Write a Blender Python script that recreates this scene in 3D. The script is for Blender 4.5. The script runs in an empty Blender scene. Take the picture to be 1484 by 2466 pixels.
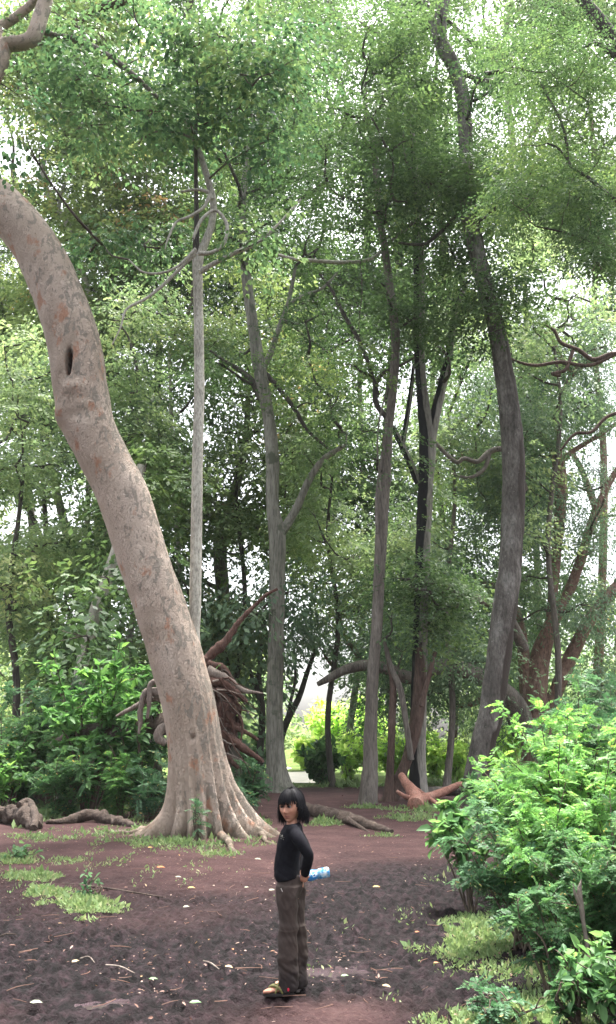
import bpy, math, random
import numpy as np
from math import radians as R
rng = np.random.default_rng(11)
random.seed(5)
sc = bpy.context.scene
col = sc.collection

# ------------------------------------------------------------------ camera
FPX, CX, CY, CAMH = 1987.0, 742.0, 1233.0, 1.65
TH = math.atan((1788.0 - CY) / FPX)
SN, CS = math.sin(TH), math.cos(TH)
cd = bpy.data.cameras.new('camera')
cam = bpy.data.objects.new('camera', cd)
col.objects.link(cam)
cam.location = (0, 0, CAMH)
cam.rotation_euler = (R(90) + TH, 0, 0)
cd.sensor_fit = 'VERTICAL'
cd.sensor_height = 36
cd.lens = 36 * FPX / 2466
cd.clip_start = 0.05
cd.clip_end = 3000
sc.camera = cam


def at(px, py, d):
    """world point seen at photo position px, py at ground distance d"""
    u = (px - CX) / FPX
    v = (CY - py) / FPX
    t = d / (CS - v * SN)
    return np.array([u * t, d, CAMH + t * (SN + v * CS)])


def mpp(py, d):
    """metres per photo pixel there"""
    v = (CY - py) / FPX
    return d / (CS - v * SN) / FPX


def on_ground(px, py):
    u = (px - CX) / FPX
    v = (CY - py) / FPX
    t = -CAMH / (SN + v * CS)
    return np.array([u * t, t * (CS - v * SN), 0.0])


def dist_of(py):
    return on_ground(742, py)[1]


# ------------------------------------------------------------------ noise
def _hash(ix, iy, iz, s):
    h = (ix * 374761393 + iy * 668265263 + iz * 2147483647 + s * 1274126177) & 0xFFFFFFFF
    h = ((h ^ (h >> 13)) * 1274126177) & 0xFFFFFFFF
    h = h ^ (h >> 16)
    return (h & 0xFFFF) / 65535.0


def vnoise(P, s=0):
    P = np.asarray(P, float)
    I = np.floor(P).astype(np.int64)
    F = P - I
    F = F * F * (3 - 2 * F)
    x, y, z = I[..., 0], I[..., 1], I[..., 2]
    fx, fy, fz = F[..., 0], F[..., 1], F[..., 2]
    r = 0
    for a in (0, 1):
        for b in (0, 1):
            for c in (0, 1):
                w = (fx if a else 1 - fx) * (fy if b else 1 - fy) * (fz if c else 1 - fz)
                r = r + w * _hash(x + a, y + b, z + c, s)
    return r * 2 - 1


def fbm(P, o=3, s=0):
    P = np.asarray(P, float)
    r, a, t = 0, 1.0, 0
    for k in range(o):
        r = r + a * vnoise(P * 2 ** k + 17.3 * k, s + k)
        t += a
        a *= .5
    return r / t


def sstep(a, b, x):
    t = np.clip((x - a) / (b - a), 0, 1)
    return t * t * (3 - 2 * t)


# ------------------------------------------------------------------ mesh helpers
class MB:
    """collects vertices and faces of ONE mesh"""
    def __init__(self):
        self.V, self.Q, self.T, self.A, self.mq, self.mt = [], [], [], [], [], []
        self.n = 0

    def add(self, V, Q=None, T=None, a=None, m=0):
        V = np.asarray(V, float).reshape(-1, 3)
        self.V.append(V)
        if a is None:
            a = np.zeros(len(V))
        self.A.append(np.broadcast_to(a, (len(V),)))
        if Q is not None and len(Q):
            Q = np.asarray(Q, np.int64)
            self.Q.append(Q + self.n)
            self.mq.append(np.full(len(Q), m))
        if T is not None and len(T):
            T = np.asarray(T, np.int64)
            self.T.append(T + self.n)
            self.mt.append(np.full(len(T), m))
        self.n += len(V)
        return self

    def mesh(self, name, mats, off=(0, 0, 0), smooth=True, attr='rnd'):
        V = np.concatenate(self.V) - np.asarray(off)
        Q = np.concatenate(self.Q) if self.Q else np.zeros((0, 4), np.int64)
        T = np.concatenate(self.T) if self.T else np.zeros((0, 3), np.int64)
        me = bpy.data.meshes.new(name)
        me.vertices.add(len(V))
        me.vertices.foreach_set('co', V.astype(np.float32).ravel())
        me.loops.add(len(Q) * 4 + len(T) * 3)
        me.loops.foreach_set('vertex_index', np.concatenate([Q.ravel(), T.ravel()]).astype(np.int32))
        me.polygons.add(len(Q) + len(T))
        st = np.concatenate([np.arange(len(Q)) * 4, len(Q) * 4 + np.arange(len(T)) * 3])
        me.polygons.foreach_set('loop_start', st.astype(np.int32))
        mi = np.concatenate(self.mq + self.mt) if (self.mq or self.mt) else np.zeros(0)
        me.polygons.foreach_set('material_index', mi.astype(np.int32))
        me.polygons.foreach_set('use_smooth', np.full(len(st), smooth))
        at_ = me.attributes.new(attr, 'FLOAT', 'POINT')
        at_.data.foreach_set('value', np.concatenate(self.A).astype(np.float32))
        for m in (mats if isinstance(mats, (list, tuple)) else [mats]):
            me.materials.append(m)
        me.update(calc_edges=True)
        me.validate()
        return me

    def build(self, name, mats, parent=None, smooth=True):
        off = parent.location if parent else (0, 0, 0)
        if parent and parent.parent:
            off = np.array(parent.location) + np.array(parent.parent.location)
        o = bpy.data.objects.new(name, self.mesh(name, mats, np.array(off), smooth))
        col.objects.link(o)
        o.parent = parent
        return o


def tag(o, label=None, cat=None, group=None, kind=None):
    if label: o['label'] = label
    if cat: o['category'] = cat
    if group: o['group'] = group
    if kind: o['kind'] = kind
    return o


def thing(name, label, cat, loc, group=None):
    o = bpy.data.objects.new(name, None)
    col.objects.link(o)
    o.location = tuple(float(c) for c in loc)
    o.empty_display_size = .1
    return tag(o, label, cat, group)


def catmull(P, n):
    P = np.asarray(P, float)
    if len(P) == 2:
        t = np.linspace(0, 1, n)[:, None]
        return P[0] * (1 - t) + P[1] * t
    E = np.vstack([2 * P[0] - P[1], P, 2 * P[-1] - P[-2]])
    seg = np.linalg.norm(np.diff(P[:, :3], axis=0), axis=1)
    cum = np.concatenate([[0], np.cumsum(seg)])
    s = np.linspace(0, cum[-1], n)
    i = np.clip(np.searchsorted(cum, s, 'right') - 1, 0, len(P) - 2)
    t = ((s - cum[i]) / np.maximum(seg[i], 1e-9))[:, None]
    a, b, c, d = E[i], E[i + 1], E[i + 2], E[i + 3]
    return .5 * (2 * b + (c - a) * t + (2 * a - 5 * b + 4 * c - d) * t * t + (3 * b - a - 3 * c + d) * t ** 3)


def tube(mb, P, rad, n=None, sides=10, m=0, lump=0.0, flare=None, cap=True, attr=None, seed=0, ref=(0, 1, 0), post=None, flat=None):
    """tapered tube along control points; flare = [(angle, strength, width, height)] root lobes near the first point"""
    P = np.asarray(P, float)
    rad = np.broadcast_to(np.asarray(rad, float), (len(P),))
    if n is None:
        n = max(4, 4 * len(P))
    C = catmull(np.column_stack([P, rad]), n)
    r = np.maximum(C[:, 3], 1e-4)
    C = C[:, :3]
    t = np.gradient(C, axis=0)
    t /= np.maximum(np.linalg.norm(t, axis=1, keepdims=True), 1e-9)
    rf = np.asarray(ref, float)
    e2 = rf - (t @ rf)[:, None] * t
    e2 /= np.maximum(np.linalg.norm(e2, axis=1, keepdims=True), 1e-6)
    e1 = np.cross(e2, t)
    ph = np.linspace(0, 2 * np.pi, sides, endpoint=False)
    rr = np.repeat(r[:, None], sides, 1)
    if flare:
        s = np.concatenate([[0], np.cumsum(np.linalg.norm(np.diff(C, axis=0), axis=1))])
        for (a, st, w, h) in flare:
            d = (ph - a + np.pi) % (2 * np.pi) - np.pi
            rr = rr + st * np.exp(-(d / w) ** 2)[None, :] * np.exp(-s / h)[:, None]
    dirs = e1[:, None, :] * np.cos(ph)[None, :, None] + e2[:, None, :] * np.sin(ph)[None, :, None]
    if flat is not None:
        dirs = e1[:, None, :] * np.cos(ph)[None, :, None] + flat * e2[:, None, :] * np.sin(ph)[None, :, None]
    V = C[:, None, :] + dirs * rr[..., None]
    if lump:
        k = fbm(V * 2.2 / max(.3, r.max() * 2), 3, seed)
        V = V + dirs * (rr * k * lump)[..., None]
    if post is not None:
        V = post(V, dirs)
    if attr is None:
        A = np.repeat(dirs[..., 0].reshape(-1, 1), 1, 1).ravel()
    else:
        A = attr(V, dirs) if callable(attr) else attr
        A = np.asarray(A).ravel() if np.ndim(A) else A
    i = np.arange(n - 1)[:, None] * sides
    j = np.arange(sides)[None, :]
    k = (j + 1) % sides
    Q = np.stack([i + j, i + k, i + sides + k, i + sides + j], -1).reshape(-1, 4)
    mb.add(V, Q, a=A, m=m)
    if cap:
        for (row, c, flip) in ((0, C[0] - t[0] * r[0] * .3, True), (n - 1, C[-1] + t[-1] * r[-1] * .3, False)):
            ring = V[row]
            T = [[sides, (q + 1) % sides, q] if flip else [sides, q, (q + 1) % sides] for q in range(sides)]
            mb.add(np.vstack([ring, c]), T=T, a=0.0 if attr is None or callable(attr) else attr, m=m)
    return C, r


def unit(v):
    return v / np.maximum(np.linalg.norm(v, axis=-1, keepdims=True), 1e-9)


def leaves(mb, P, D, N, L, W, a, m=0, fold=0.0, shape='rhomb'):
    """many leaf blades: base P, direction D, face normal N"""
    D = unit(D)
    S = unit(np.cross(N, D))
    N = np.cross(D, S)
    L = np.broadcast_to(L, (len(P),))[:, None]
    W = np.broadcast_to(W, (len(P),))[:, None]
    k = len(P)
    if shape == 'rhomb':
        V = np.stack([P, P + D * L * .5 + S * W * .5, P + D * L, P + D * L * .5 - S * W * .5], 1)
        Q = np.arange(k * 4).reshape(k, 4)
        mb.add(V, Q, a=np.repeat(a, 4), m=m)
    else:
        up = N * W * fold
        V = np.stack([P, P + D * L * .3 + S * W * .5 + up, P + D * L * .68 + S * W * .36 + up * .6, P + D * L - N * L * .12,
                      P + D * L * .68 - S * W * .36 + up * .6, P + D * L * .3 - S * W * .5 + up], 1)
        b = np.arange(k)[:, None] * 6
        Q = np.concatenate([b + np.array([[0, 1, 2, 3]]), b + np.array([[0, 3, 4, 5]])])
        mb.add(V, Q, a=np.repeat(a, 6), m=m)


def foliage(mb, cents, rad, nspray, nleaf, L, W, droop=.25, spray=.45, tone=.0, shape='rhomb', flat=.75, m=0, weep=0.0):
    """clumps of flat leafy sprays"""
    cents = np.asarray(cents, float).reshape(-1, 3)
    nc = len(cents)
    rad = np.broadcast_to(rad, (nc,))
    dirs = unit(rng.normal(size=(nc, nspray, 3)))
    rr = rng.random((nc, nspray, 1)) ** .45
    sp = cents[:, None, :] + dirs * rr * rad[:, None, None] * np.array([1, 1, flat])
    ctone = rng.normal(0, .16, (nc, 1)) + np.zeros((nc, nspray))
    stone = (ctone + rng.normal(0, .09, (nc, nspray))).reshape(-1)
    az = rng.random((nc, nspray)) * 2 * np.pi
    out = unit(dirs * np.array([1, 1, 0]) + .35 * np.stack([np.cos(az), np.sin(az), 0 * az], -1))
    ax = unit(out + np.array([0, 0, -droop]) + rng.normal(0, .18, out.shape))
    if weep:
        ax = unit(ax * (1 - weep) + np.array([0, 0, -1.0]) * weep)
    ax = ax.reshape(-1, 3)
    sp = sp.reshape(-1, 3)
    ns = len(sp)
    up = unit(np.array([0, 0, 1.0]) + rng.normal(0, .3, (ns, 3)))
    side = unit(np.cross(up, ax))
    nrm = np.cross(ax, side)
    t = rng.random((ns, nleaf))
    sg = np.where(rng.random((ns, nleaf)) < .5, -1.0, 1.0)
    u = rng.random((ns, nleaf)) ** .8 * (1.05 - t * .8)
    P = sp[:, None, :] + ax[:, None, :] * ((t - .4) * spray * 2)[..., None] + side[:, None, :] * (sg * u * spray * .75)[..., None]
    P = P - np.array([0, 0, 1.0]) * ((t ** 2) * spray * droop)[..., None] + nrm[:, None, :] * rng.normal(0, .05 * spray, (ns, nleaf))[..., None]
    D = ax[:, None, :] * .7 + side[:, None, :] * (sg * .75)[..., None] + rng.normal(0, .3, (ns, nleaf, 3)) + np.array([0, 0, -droop * .8])
    N = nrm[:, None, :] + rng.normal(0, .32, (ns, nleaf, 3))
    s = rng.uniform(.65, 1.25, ns * nleaf)
    a = np.clip(.5 + tone + np.repeat(stone, nleaf) + rng.normal(0, .08, ns * nleaf), 0, 1)
    leaves(mb, P.reshape(-1, 3), D.reshape(-1, 3), N.reshape(-1, 3), L * s, W * s, a, m, .18, shape)


# ------------------------------------------------------------------ materials
def mat(name):
    m = bpy.data.materials.new(name)
    m.use_nodes = True
    nt = m.node_tree
    nt.nodes.clear()
    return m, nt, nt.nodes, nt.links


def ramp(nt, stops, fac=None, interp='LINEAR'):
    n = nt.nodes.new('ShaderNodeValToRGB')
    n.color_ramp.interpolation = interp
    el = n.color_ramp.elements
    while len(el) < len(stops):
        el.new(.5)
    for e, (p, c) in zip(el, stops):
        e.position = p
        e.color = (*c, 1) if len(c) == 3 else c
    if fac is not None:
        nt.links.new(fac, n.inputs[0])
    return n.outputs[0]


def noise(nt, scale, detail=4, vec=None, rough=.55, dist=0.0):
    n = nt.nodes.new('ShaderNodeTexNoise')
    n.inputs['Scale'].default_value = scale
    n.inputs['Detail'].default_value = detail
    n.inputs['Roughness'].default_value = rough
    n.inputs['Distortion'].default_value = dist
    if vec is not None:
        nt.links.new(vec, n.inputs['Vector'])
    return n.outputs['Fac']


def mapped(nt, scale=(1, 1, 1), src='Object', rot=(0, 0, 0)):
    t = nt.nodes.new('ShaderNodeTexCoord')
    mp = nt.nodes.new('ShaderNodeMapping')
    mp.inputs['Scale'].default_value = scale
    mp.inputs['Rotation'].default_value = rot
    nt.links.new(t.outputs[src], mp.inputs['Vector'])
    return mp.outputs[0]


def mixc(nt, fac, a, b):
    n = nt.nodes.new('ShaderNodeMix')
    n.data_type = 'RGBA'
    for sock, v in ((n.inputs[0], fac), (n.inputs[6], a), (n.inputs[7], b)):
        if hasattr(v, 'is_output'):
            nt.links.new(v, sock)
        elif isinstance(v, (int, float)):
            sock.default_value = v
        else:
            sock.default_value = (*v, 1)
    return n.outputs[2]


def math_(nt, op, a, b=None):
    n = nt.nodes.new('ShaderNodeMath')
    n.operation = op
    for i, v in enumerate((a, b)):
        if v is None: continue
        if hasattr(v, 'is_output'): nt.links.new(v, n.inputs[i])
        else: n.inputs[i].default_value = v
    return n.outputs[0]


def attr(nt, name='rnd'):
    n = nt.nodes.new('ShaderNodeAttribute')
    n.attribute_name = name
    return n.outputs['Fac']


def bump(nt, h, strength=.5, dist=.02):
    n = nt.nodes.new('ShaderNodeBump')
    n.inputs['Strength'].default_value = strength
    n.inputs['Distance'].default_value = dist
    nt.links.new(h, n.inputs['Height'])
    return n.outputs[0]


def finish(nt, colr, rough=.8, nrm=None, spec=.3, **kw):
    b = nt.nodes.new('ShaderNodeBsdfPrincipled')
    if hasattr(colr, 'is_output'): nt.links.new(colr, b.inputs['Base Color'])
    else: b.inputs['Base Color'].default_value = (*colr, 1)
    if hasattr(rough, 'is_output'): nt.links.new(rough, b.inputs['Roughness'])
    else: b.inputs['Roughness'].default_value = rough
    b.inputs['Specular IOR Level'].default_value = spec
    for k, v in kw.items():
        b.inputs[k.replace('_', ' ')].default_value = v
    if nrm is not None: nt.links.new(nrm, b.inputs['Normal'])
    o = nt.nodes.new('ShaderNodeOutputMaterial')
    nt.links.new(b.outputs[0], o.inputs[0])
    return b


def leaf_mat(name, stops, trans=.4, tcol=1.5, rough=.5, spec=.25):
    m, nt, N, Lk = mat(name)
    c = ramp(nt, [(p, tuple(1.28 * (q + (.25 * (k[0] + k[1] + k[2]) / 3 - .25 * q) * .5) for q in k)) for p, k in stops], attr(nt))
    b = N.new('ShaderNodeBsdfPrincipled')
    Lk.new(c, b.inputs['Base Color'])
    b.inputs['Roughness'].default_value = rough
    b.inputs['Specular IOR Level'].default_value = spec
    tr = N.new('ShaderNodeBsdfTranslucent')
    hs = N.new('ShaderNodeHueSaturation')
    hs.inputs['Hue'].default_value = .485
    hs.inputs['Saturation'].default_value = 1.1
    hs.inputs['Value'].default_value = tcol
    Lk.new(c, hs.inputs['Color'])
    Lk.new(hs.outputs[0], tr.inputs['Color'])
    mx = N.new('ShaderNodeMixShader')
    mx.inputs[0].default_value = trans
    Lk.new(b.outputs[0], mx.inputs[1])
    Lk.new(tr.outputs[0], mx.inputs[2])
    o = N.new('ShaderNodeOutputMaterial')
    Lk.new(mx.outputs[0], o.inputs[0])
    return m


def plain(name, c, rough=.6, spec=.4, var=.15, scale=30, **kw):
    m, nt, N, Lk = mat(name)
    n = noise(nt, scale, 4, mapped(nt))
    c2 = tuple(x * (1 - var) for x in c)
    c3 = tuple(min(1, x * (1 + var)) for x in c)
    finish(nt, ramp(nt, [(.3, c2), (.7, c3)], n), rough, bump(nt, n, .2, .01), spec, **kw)
    return m


def bark(name, stops, streak=.25, scale=3.0, bs=.6, stain=None, moss=None, bd=.06):
    """bark with vertical streaks, blotches; stain = (colour, threshold on the side attribute)"""
    m, nt, N, Lk = mat(name)
    v = mapped(nt, (1, 1, streak))
    n1 = noise(nt, scale, 6, v, .65)
    c = ramp(nt, stops, n1)
    n3 = noise(nt, scale * 7, 5, v, .7)
    fine = ramp(nt, [(.28, (.36, .36, .36)), (.6, (1.15, 1.15, 1.15))], n3)
    mul = N.new('ShaderNodeMix'); mul.data_type = 'RGBA'; mul.blend_type = 'MULTIPLY'; mul.inputs[0].default_value = 1
    Lk.new(c, mul.inputs[6]); Lk.new(fine, mul.inputs[7])
    c = mul.outputs[2]
    if moss:
        n4 = noise(nt, moss[1], 5, mapped(nt), .7)
        c = mixc(nt, ramp(nt, [(moss[2], (0, 0, 0)), (moss[2] + .07, (1, 1, 1))], n4), c, moss[0])
    if stain:
        n2 = noise(nt, .8, 4, mapped(nt, (1, 1, .35)))
        s = math_(nt, 'ADD', math_(nt, 'MULTIPLY', attr(nt), stain[2]), math_(nt, 'MULTIPLY', math_(nt, 'SUBTRACT', n2, .5), 3.0))
        c = mixc(nt, ramp(nt, [(stain[1], (0, 0, 0)), (stain[1] + .12, (1, 1, 1))], s), c, stain[0])
    finish(nt, c, .85, bump(nt, math_(nt, 'ADD', n3, math_(nt, 'MULTIPLY', n1, 1.5)), bs, bd), .25)
    return m


M = {}
M['bark_grey'] = bark('bark_grey', [(.3, (.115, .11, .09)), (.5, (.2, .192, .16)), (.72, (.3, .29, .25))], .12, 2.6, .5, moss=((.09, .1, .07), 1.3, .56))
M['bark_pale'] = bark('bark_pale', [(.3, (.3, .28, .235)), (.55, (.42, .4, .34)), (.75, (.5, .47, .4))], .35, 4, .3, moss=((.2, .19, .16), 9, .66))
M['bark_brown'] = bark('bark_brown', [(.3, (.085, .073, .062)), (.55, (.165, .145, .125)), (.75, (.25, .225, .2))], .15, 3, .7)
M['bark_dark'] = bark('bark_dark', [(.3, (.035, .032, .028)), (.55, (.075, .066, .056)), (.75, (.14, .125, .105))], .15, 4, .6)
M['bark_stained'] = bark('bark_stained', [(.3, (.14, .13, .11)), (.55, (.23, .22, .19)), (.75, (.33, .31, .28))], .15, 3, .6, stain=((.012, .012, .013), .0, -1.1))
M['bark_mottled'] = bark('bark_mottled', [(.3, (0.0468, 0.0429, 0.0374)), (.48, (0.1170, 0.1061, 0.0936)), (.68, (0.2340, 0.2223, 0.2028))], .35, 2.6, .8, moss=((.4, .39, .35), 7, .655), stain=((.045, .036, .03), .38, .9))
M['bark_red'] = bark('bark_red', [(.3, (.05, .032, .026)), (.52, (.105, .068, .054)), (.75, (.17, .12, .098))], .2, 3, .8)
M['bark_orange'] = bark('bark_orange', [(.3, (.1, .06, .045)), (.5, (.2, .125, .095)), (.75, (.28, .2, .165))], .4, 2, .6)
M['twig'] = bark('twig_bark', [(.3, (.06, .05, .042)), (.6, (.12, .1, .085)), (.8, (.19, .165, .14))], .3, 6, .3)
M['stem'] = bark('stem_bark', [(.3, (.07, .05, .04)), (.6, (.13, .1, .075)), (.8, (.19, .16, .11))], .3, 9, .3)
M['root'] = bark('torn_root', [(.3, (.04, .019, .014)), (.5, (.09, .046, .035)), (.75, (.18, .108, .085))], .3, 5, .8)
M['rootpale'] = bark('bleached_root', [(.3, (.13, .1, .085)), (.6, (.24, .2, .17)), (.8, (.34, .3, .26))], .3, 5, .6)
M['logwood'] = bark('log_bark', [(.3, (.035, .025, .02)), (.55, (.085, .062, .05)), (.75, (.15, .112, .092))], 1.0, 3, .9)
M['freshwood'] = bark('peeled_wood', [(.3, (.2, .09, .065)), (.55, (.32, .16, .12)), (.8, (.4, .26, .2))], .6, 4, .5)


def sycamore():
    m, nt, N, Lk = mat('flaking_bark')
    v = mapped(nt, (1, 1, .55))
    big = noise(nt, 1.1, 5, v, .6)
    base = ramp(nt, [(.3, (.34, .265, .205)), (.5, (.475, .378, .305)), (.7, (.57, .468, .39))], big)
    # scaly cracks
    vo = N.new('ShaderNodeTexVoronoi'); vo.feature = 'DISTANCE_TO_EDGE'; vo.inputs['Scale'].default_value = 30
    dv = N.new('ShaderNodeVectorMath'); dv.operation = 'ADD'
    nz = N.new('ShaderNodeTexNoise'); nz.inputs['Scale'].default_value = 5; nz.inputs['Detail'].default_value = 4
    Lk.new(v, nz.inputs['Vector'])
    sc_ = N.new('ShaderNodeVectorMath'); sc_.operation = 'SCALE'; sc_.inputs['Scale'].default_value = .35
    Lk.new(nz.outputs['Color'], sc_.inputs[0]); Lk.new(v, dv.inputs[0]); Lk.new(sc_.outputs[0], dv.inputs[1])
    Lk.new(dv.outputs[0], vo.inputs['Vector'])
    crack = ramp(nt, [(.0, (1, 1, 1)), (.07, (0, 0, 0))], vo.outputs['Distance'])
    where = ramp(nt, [(.44, (0, 0, 0)), (.6, (1, 1, 1))], noise(nt, 1.6, 3, v))
    c = mixc(nt, math_(nt, 'MULTIPLY', math_(nt, 'MULTIPLY', crack, where), .4), base, (.2, .13, .1))
    # orange raw patches
    on = noise(nt, 2.6, 6, mapped(nt, (1.0, 1, .6)), .65)
    c = mixc(nt, math_(nt, 'MULTIPLY', ramp(nt, [(.57, (0, 0, 0)), (.64, (1, 1, 1))], on), .75), c, (.4, .185, .105))
    # grey-green flakes, more of them on the right-hand flank (attribute = side)
    gn = noise(nt, 7.5, 8, mapped(nt, (1, 1, .5), rot=(0, R(-14), 0)), .68, .5)
    g = math_(nt, 'ADD', gn, math_(nt, 'MULTIPLY', attr(nt), .075))
    c = mixc(nt, math_(nt, 'MULTIPLY', ramp(nt, [(.555, (0, 0, 0)), (.58, (1, 1, 1))], g), .75), c, (.23, .205, .17))
    sp = noise(nt, 17, 3, v, .6)
    c = mixc(nt, math_(nt, 'MULTIPLY', ramp(nt, [(.68, (0, 0, 0)), (.71, (1, 1, 1))], sp), .8), c, (.17, .12, .09))
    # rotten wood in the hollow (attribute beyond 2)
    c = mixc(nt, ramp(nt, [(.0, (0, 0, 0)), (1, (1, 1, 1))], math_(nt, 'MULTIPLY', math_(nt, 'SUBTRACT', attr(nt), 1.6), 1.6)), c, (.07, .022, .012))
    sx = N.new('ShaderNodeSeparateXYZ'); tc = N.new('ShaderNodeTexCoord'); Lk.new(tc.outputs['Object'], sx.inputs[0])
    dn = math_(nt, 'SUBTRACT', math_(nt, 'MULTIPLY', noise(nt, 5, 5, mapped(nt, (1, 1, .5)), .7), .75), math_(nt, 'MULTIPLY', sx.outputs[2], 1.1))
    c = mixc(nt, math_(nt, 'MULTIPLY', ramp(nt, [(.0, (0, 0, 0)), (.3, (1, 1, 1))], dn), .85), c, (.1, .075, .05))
    fine = noise(nt, 40, 5, v, .7)
    h = math_(nt, 'ADD', math_(nt, 'MULTIPLY', fine, .6), math_(nt, 'ADD', math_(nt, 'MULTIPLY', crack, -.7), math_(nt, 'ADD', big, gn)))
    finish(nt, c, .75, bump(nt, h, 1.0, .035), .25)
    return m


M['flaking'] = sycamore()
M['leaf_broad'] = leaf_mat('leaf_broad', [(.0, (0.0240, 0.0600, 0.0300)), (.4, (0.0516, 0.1176, 0.0480)), (.7, (0.0900, 0.1740, 0.0660)), (1, (0.1500, 0.2220, 0.0780))], .34, 1.45, .45, .3)
M['leaf_fern'] = leaf_mat('leaf_feathery', [(.0, (0.0220, 0.0512, 0.0207)), (.4, (0.0537, 0.1074, 0.0378)), (.7, (0.0915, 0.1647, 0.0512)), (1, (0.1464, 0.2196, 0.0610))], .36, 1.5, .5)
M['leaf_blue'] = leaf_mat('leaf_bluish', [(.0, (.03, .062, .035)), (.4, (.072, .13, .07)), (.7, (.12, .195, .1)), (1, (.18, .26, .11))], .42, 1.5, .45)
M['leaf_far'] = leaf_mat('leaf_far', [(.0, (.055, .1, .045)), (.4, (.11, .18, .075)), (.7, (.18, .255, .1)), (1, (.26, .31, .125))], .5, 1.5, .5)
M['leaf_olive'] = leaf_mat('leaf_olive', [(.0, (.045, .08, .03)), (.4, (.095, .155, .05)), (.75, (.16, .225, .075)), (.95, (.23, .26, .08)), (1, (.3, .2, .07))], .5, 1.5, .5)
M['leaf_bright'] = leaf_mat('leaf_bright', [(.0, (.035, .1, .03)), (.35, (.08, .2, .055)), (.65, (.15, .32, .07)), (.95, (.28, .43, .09)), (1, (.4, .36, .09))], .45, 1.6, .45)
M['leaf_shrub'] = leaf_mat('leaf_shrub', [(.0, (.018, .052, .021)), (.35, (.047, .12, .043)), (.65, (.088, .19, .058)), (.95, (.16, .28, .07)), (1, (.33, .27, .07))], .42, 1.6, .5, .2)
M['leaf_teal'] = leaf_mat('leaf_teal', [(.0, (.018, .05, .026)), (.4, (.047, .115, .052)), (.7, (.085, .18, .077)), (.95, (.14, .25, .085)), (1, (.32, .26, .08))], .38, 1.5, .5, .22)
M['leaf_lime_sunlit'] = leaf_mat('leaf_lime_sunlit', [(.0, (.1, .2, .05)), (.35, (.2, .36, .08)), (.65, (.34, .5, .12)), (1, (.5, .6, .2))], .5, 1.6, .5)  # lime leaves lightened to carry the sunlight on the crest bushes
M['grass'] = leaf_mat('grass_blade', [(.0, (.05, .095, .035)), (.4, (.105, .175, .06)), (.8, (.18, .25, .095)), (1, (.3, .28, .15))], .35, 1.4, .6)
M['litter'] = leaf_mat('dead_leaf', [(.0, (.06, .03, .022)), (.25, (.14, .07, .048)), (.5, (.21, .125, .1)), (.75, (.3, .22, .18)), (.88, (.3, .18, .06)), (.95, (.32, .11, .04)), (1, (.36, .34, .28))], .15, 1.2, .6)

# ------------------------------------------------------------------ world and light
w = bpy.data.worlds.new('World')
sc.world = w
w.use_nodes = True
nt = w.node_tree
bg = nt.nodes['Background']
sky = nt.nodes.new('ShaderNodeTexSky')
sky.sky_type = 'NISHITA'
sky.sun_disc = False
SUN_EL, SUN_AZ = 75, 25
sky.sun_elevation = R(SUN_EL)
sky.sun_rotation = R(SUN_AZ)
sky.air_density = 1.0
sky.dust_density = 6.0
sky.ozone_density = 1.0
hs = nt.nodes.new('ShaderNodeHueSaturation')
hs.inputs['Saturation'].default_value = .3
nt.links.new(sky.outputs[0], hs.inputs['Color'])
nt.links.new(hs.outputs[0], bg.inputs['Color'])
bg.inputs['Strength'].default_value = .15
sl = bpy.data.lights.new('sun', 'SUN')
sl.energy = 4.0
sl.angle = R(20)
sl.color = (1, .96, .9)
so = bpy.data.objects.new('sun', sl)
col.objects.link(so)
so.location = (0, -10, 30)
a_, e_ = R(SUN_AZ), R(SUN_EL)
dvec = np.array([math.sin(a_) * math.cos(e_), math.cos(a_) * math.cos(e_), math.sin(e_)])
from mathutils import Vector, Matrix
so.rotation_euler = Vector(dvec).to_track_quat('Z', 'Y').to_euler()
sc.view_settings.view_transform = 'Standard'
sc.view_settings.look = 'None'
sc.view_settings.exposure = 2.15
sc.view_settings.gamma = 1
sc.cycles.max_bounces = 8
sc.cycles.diffuse_bounces = 5
sc.cycles.glossy_bounces = 3
sc.cycles.transmission_bounces = 6
sc.cycles.transparent_max_bounces = 8
sc.cycles.caustics_reflective = False
sc.cycles.caustics_refractive = False
sc.cycles.use_denoising = True
sc.cycles.denoiser = 'OPENIMAGEDENOISE'
sc.cycles.denoising_input_passes = 'RGB_ALBEDO_NORMAL'
sc.cycles.denoising_prefilter = 'ACCURATE'
sc.cycles.use_adaptive_sampling = False

# ------------------------------------------------------------------ ground
PUD = [(on_ground(822, 2336), .30, .17), (on_ground(250, 2410), .2, .1)]


def gz(x, y):
    """broad height of the ground"""
    x = np.asarray(x, float); y = np.asarray(y, float)
    z = .05 * vnoise(np.stack([x * .25, y * .25, 0 * x], -1), 3) * sstep(6, 12, y)
    z = z - .012 * np.clip(y - 33, 0, 60)
    z = z + .05 * np.clip(y - 44, 0, 34) * np.exp(-((x + .0145 * y) / 3.2) ** 2)
    return z


def mudmask(x, y):
    n = fbm(np.stack([x * .8, y * .8, 0 * x], -1), 3, 9)
    edge = 10.0 + 2.6 * sstep(-.4, .5, x) + n * 1.6
    m = sstep(edge + 2.4, edge - 1.8, y)
    near = np.exp(-((x - .12) / .55) ** 2) * sstep(6.45, 5.9, y) + .8 * np.exp(-((x + 2.3) / .35) ** 2) * sstep(6.3, 5.9, y)
    return np.clip(m - near * (.8 + .4 * n), 0, 1)


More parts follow.
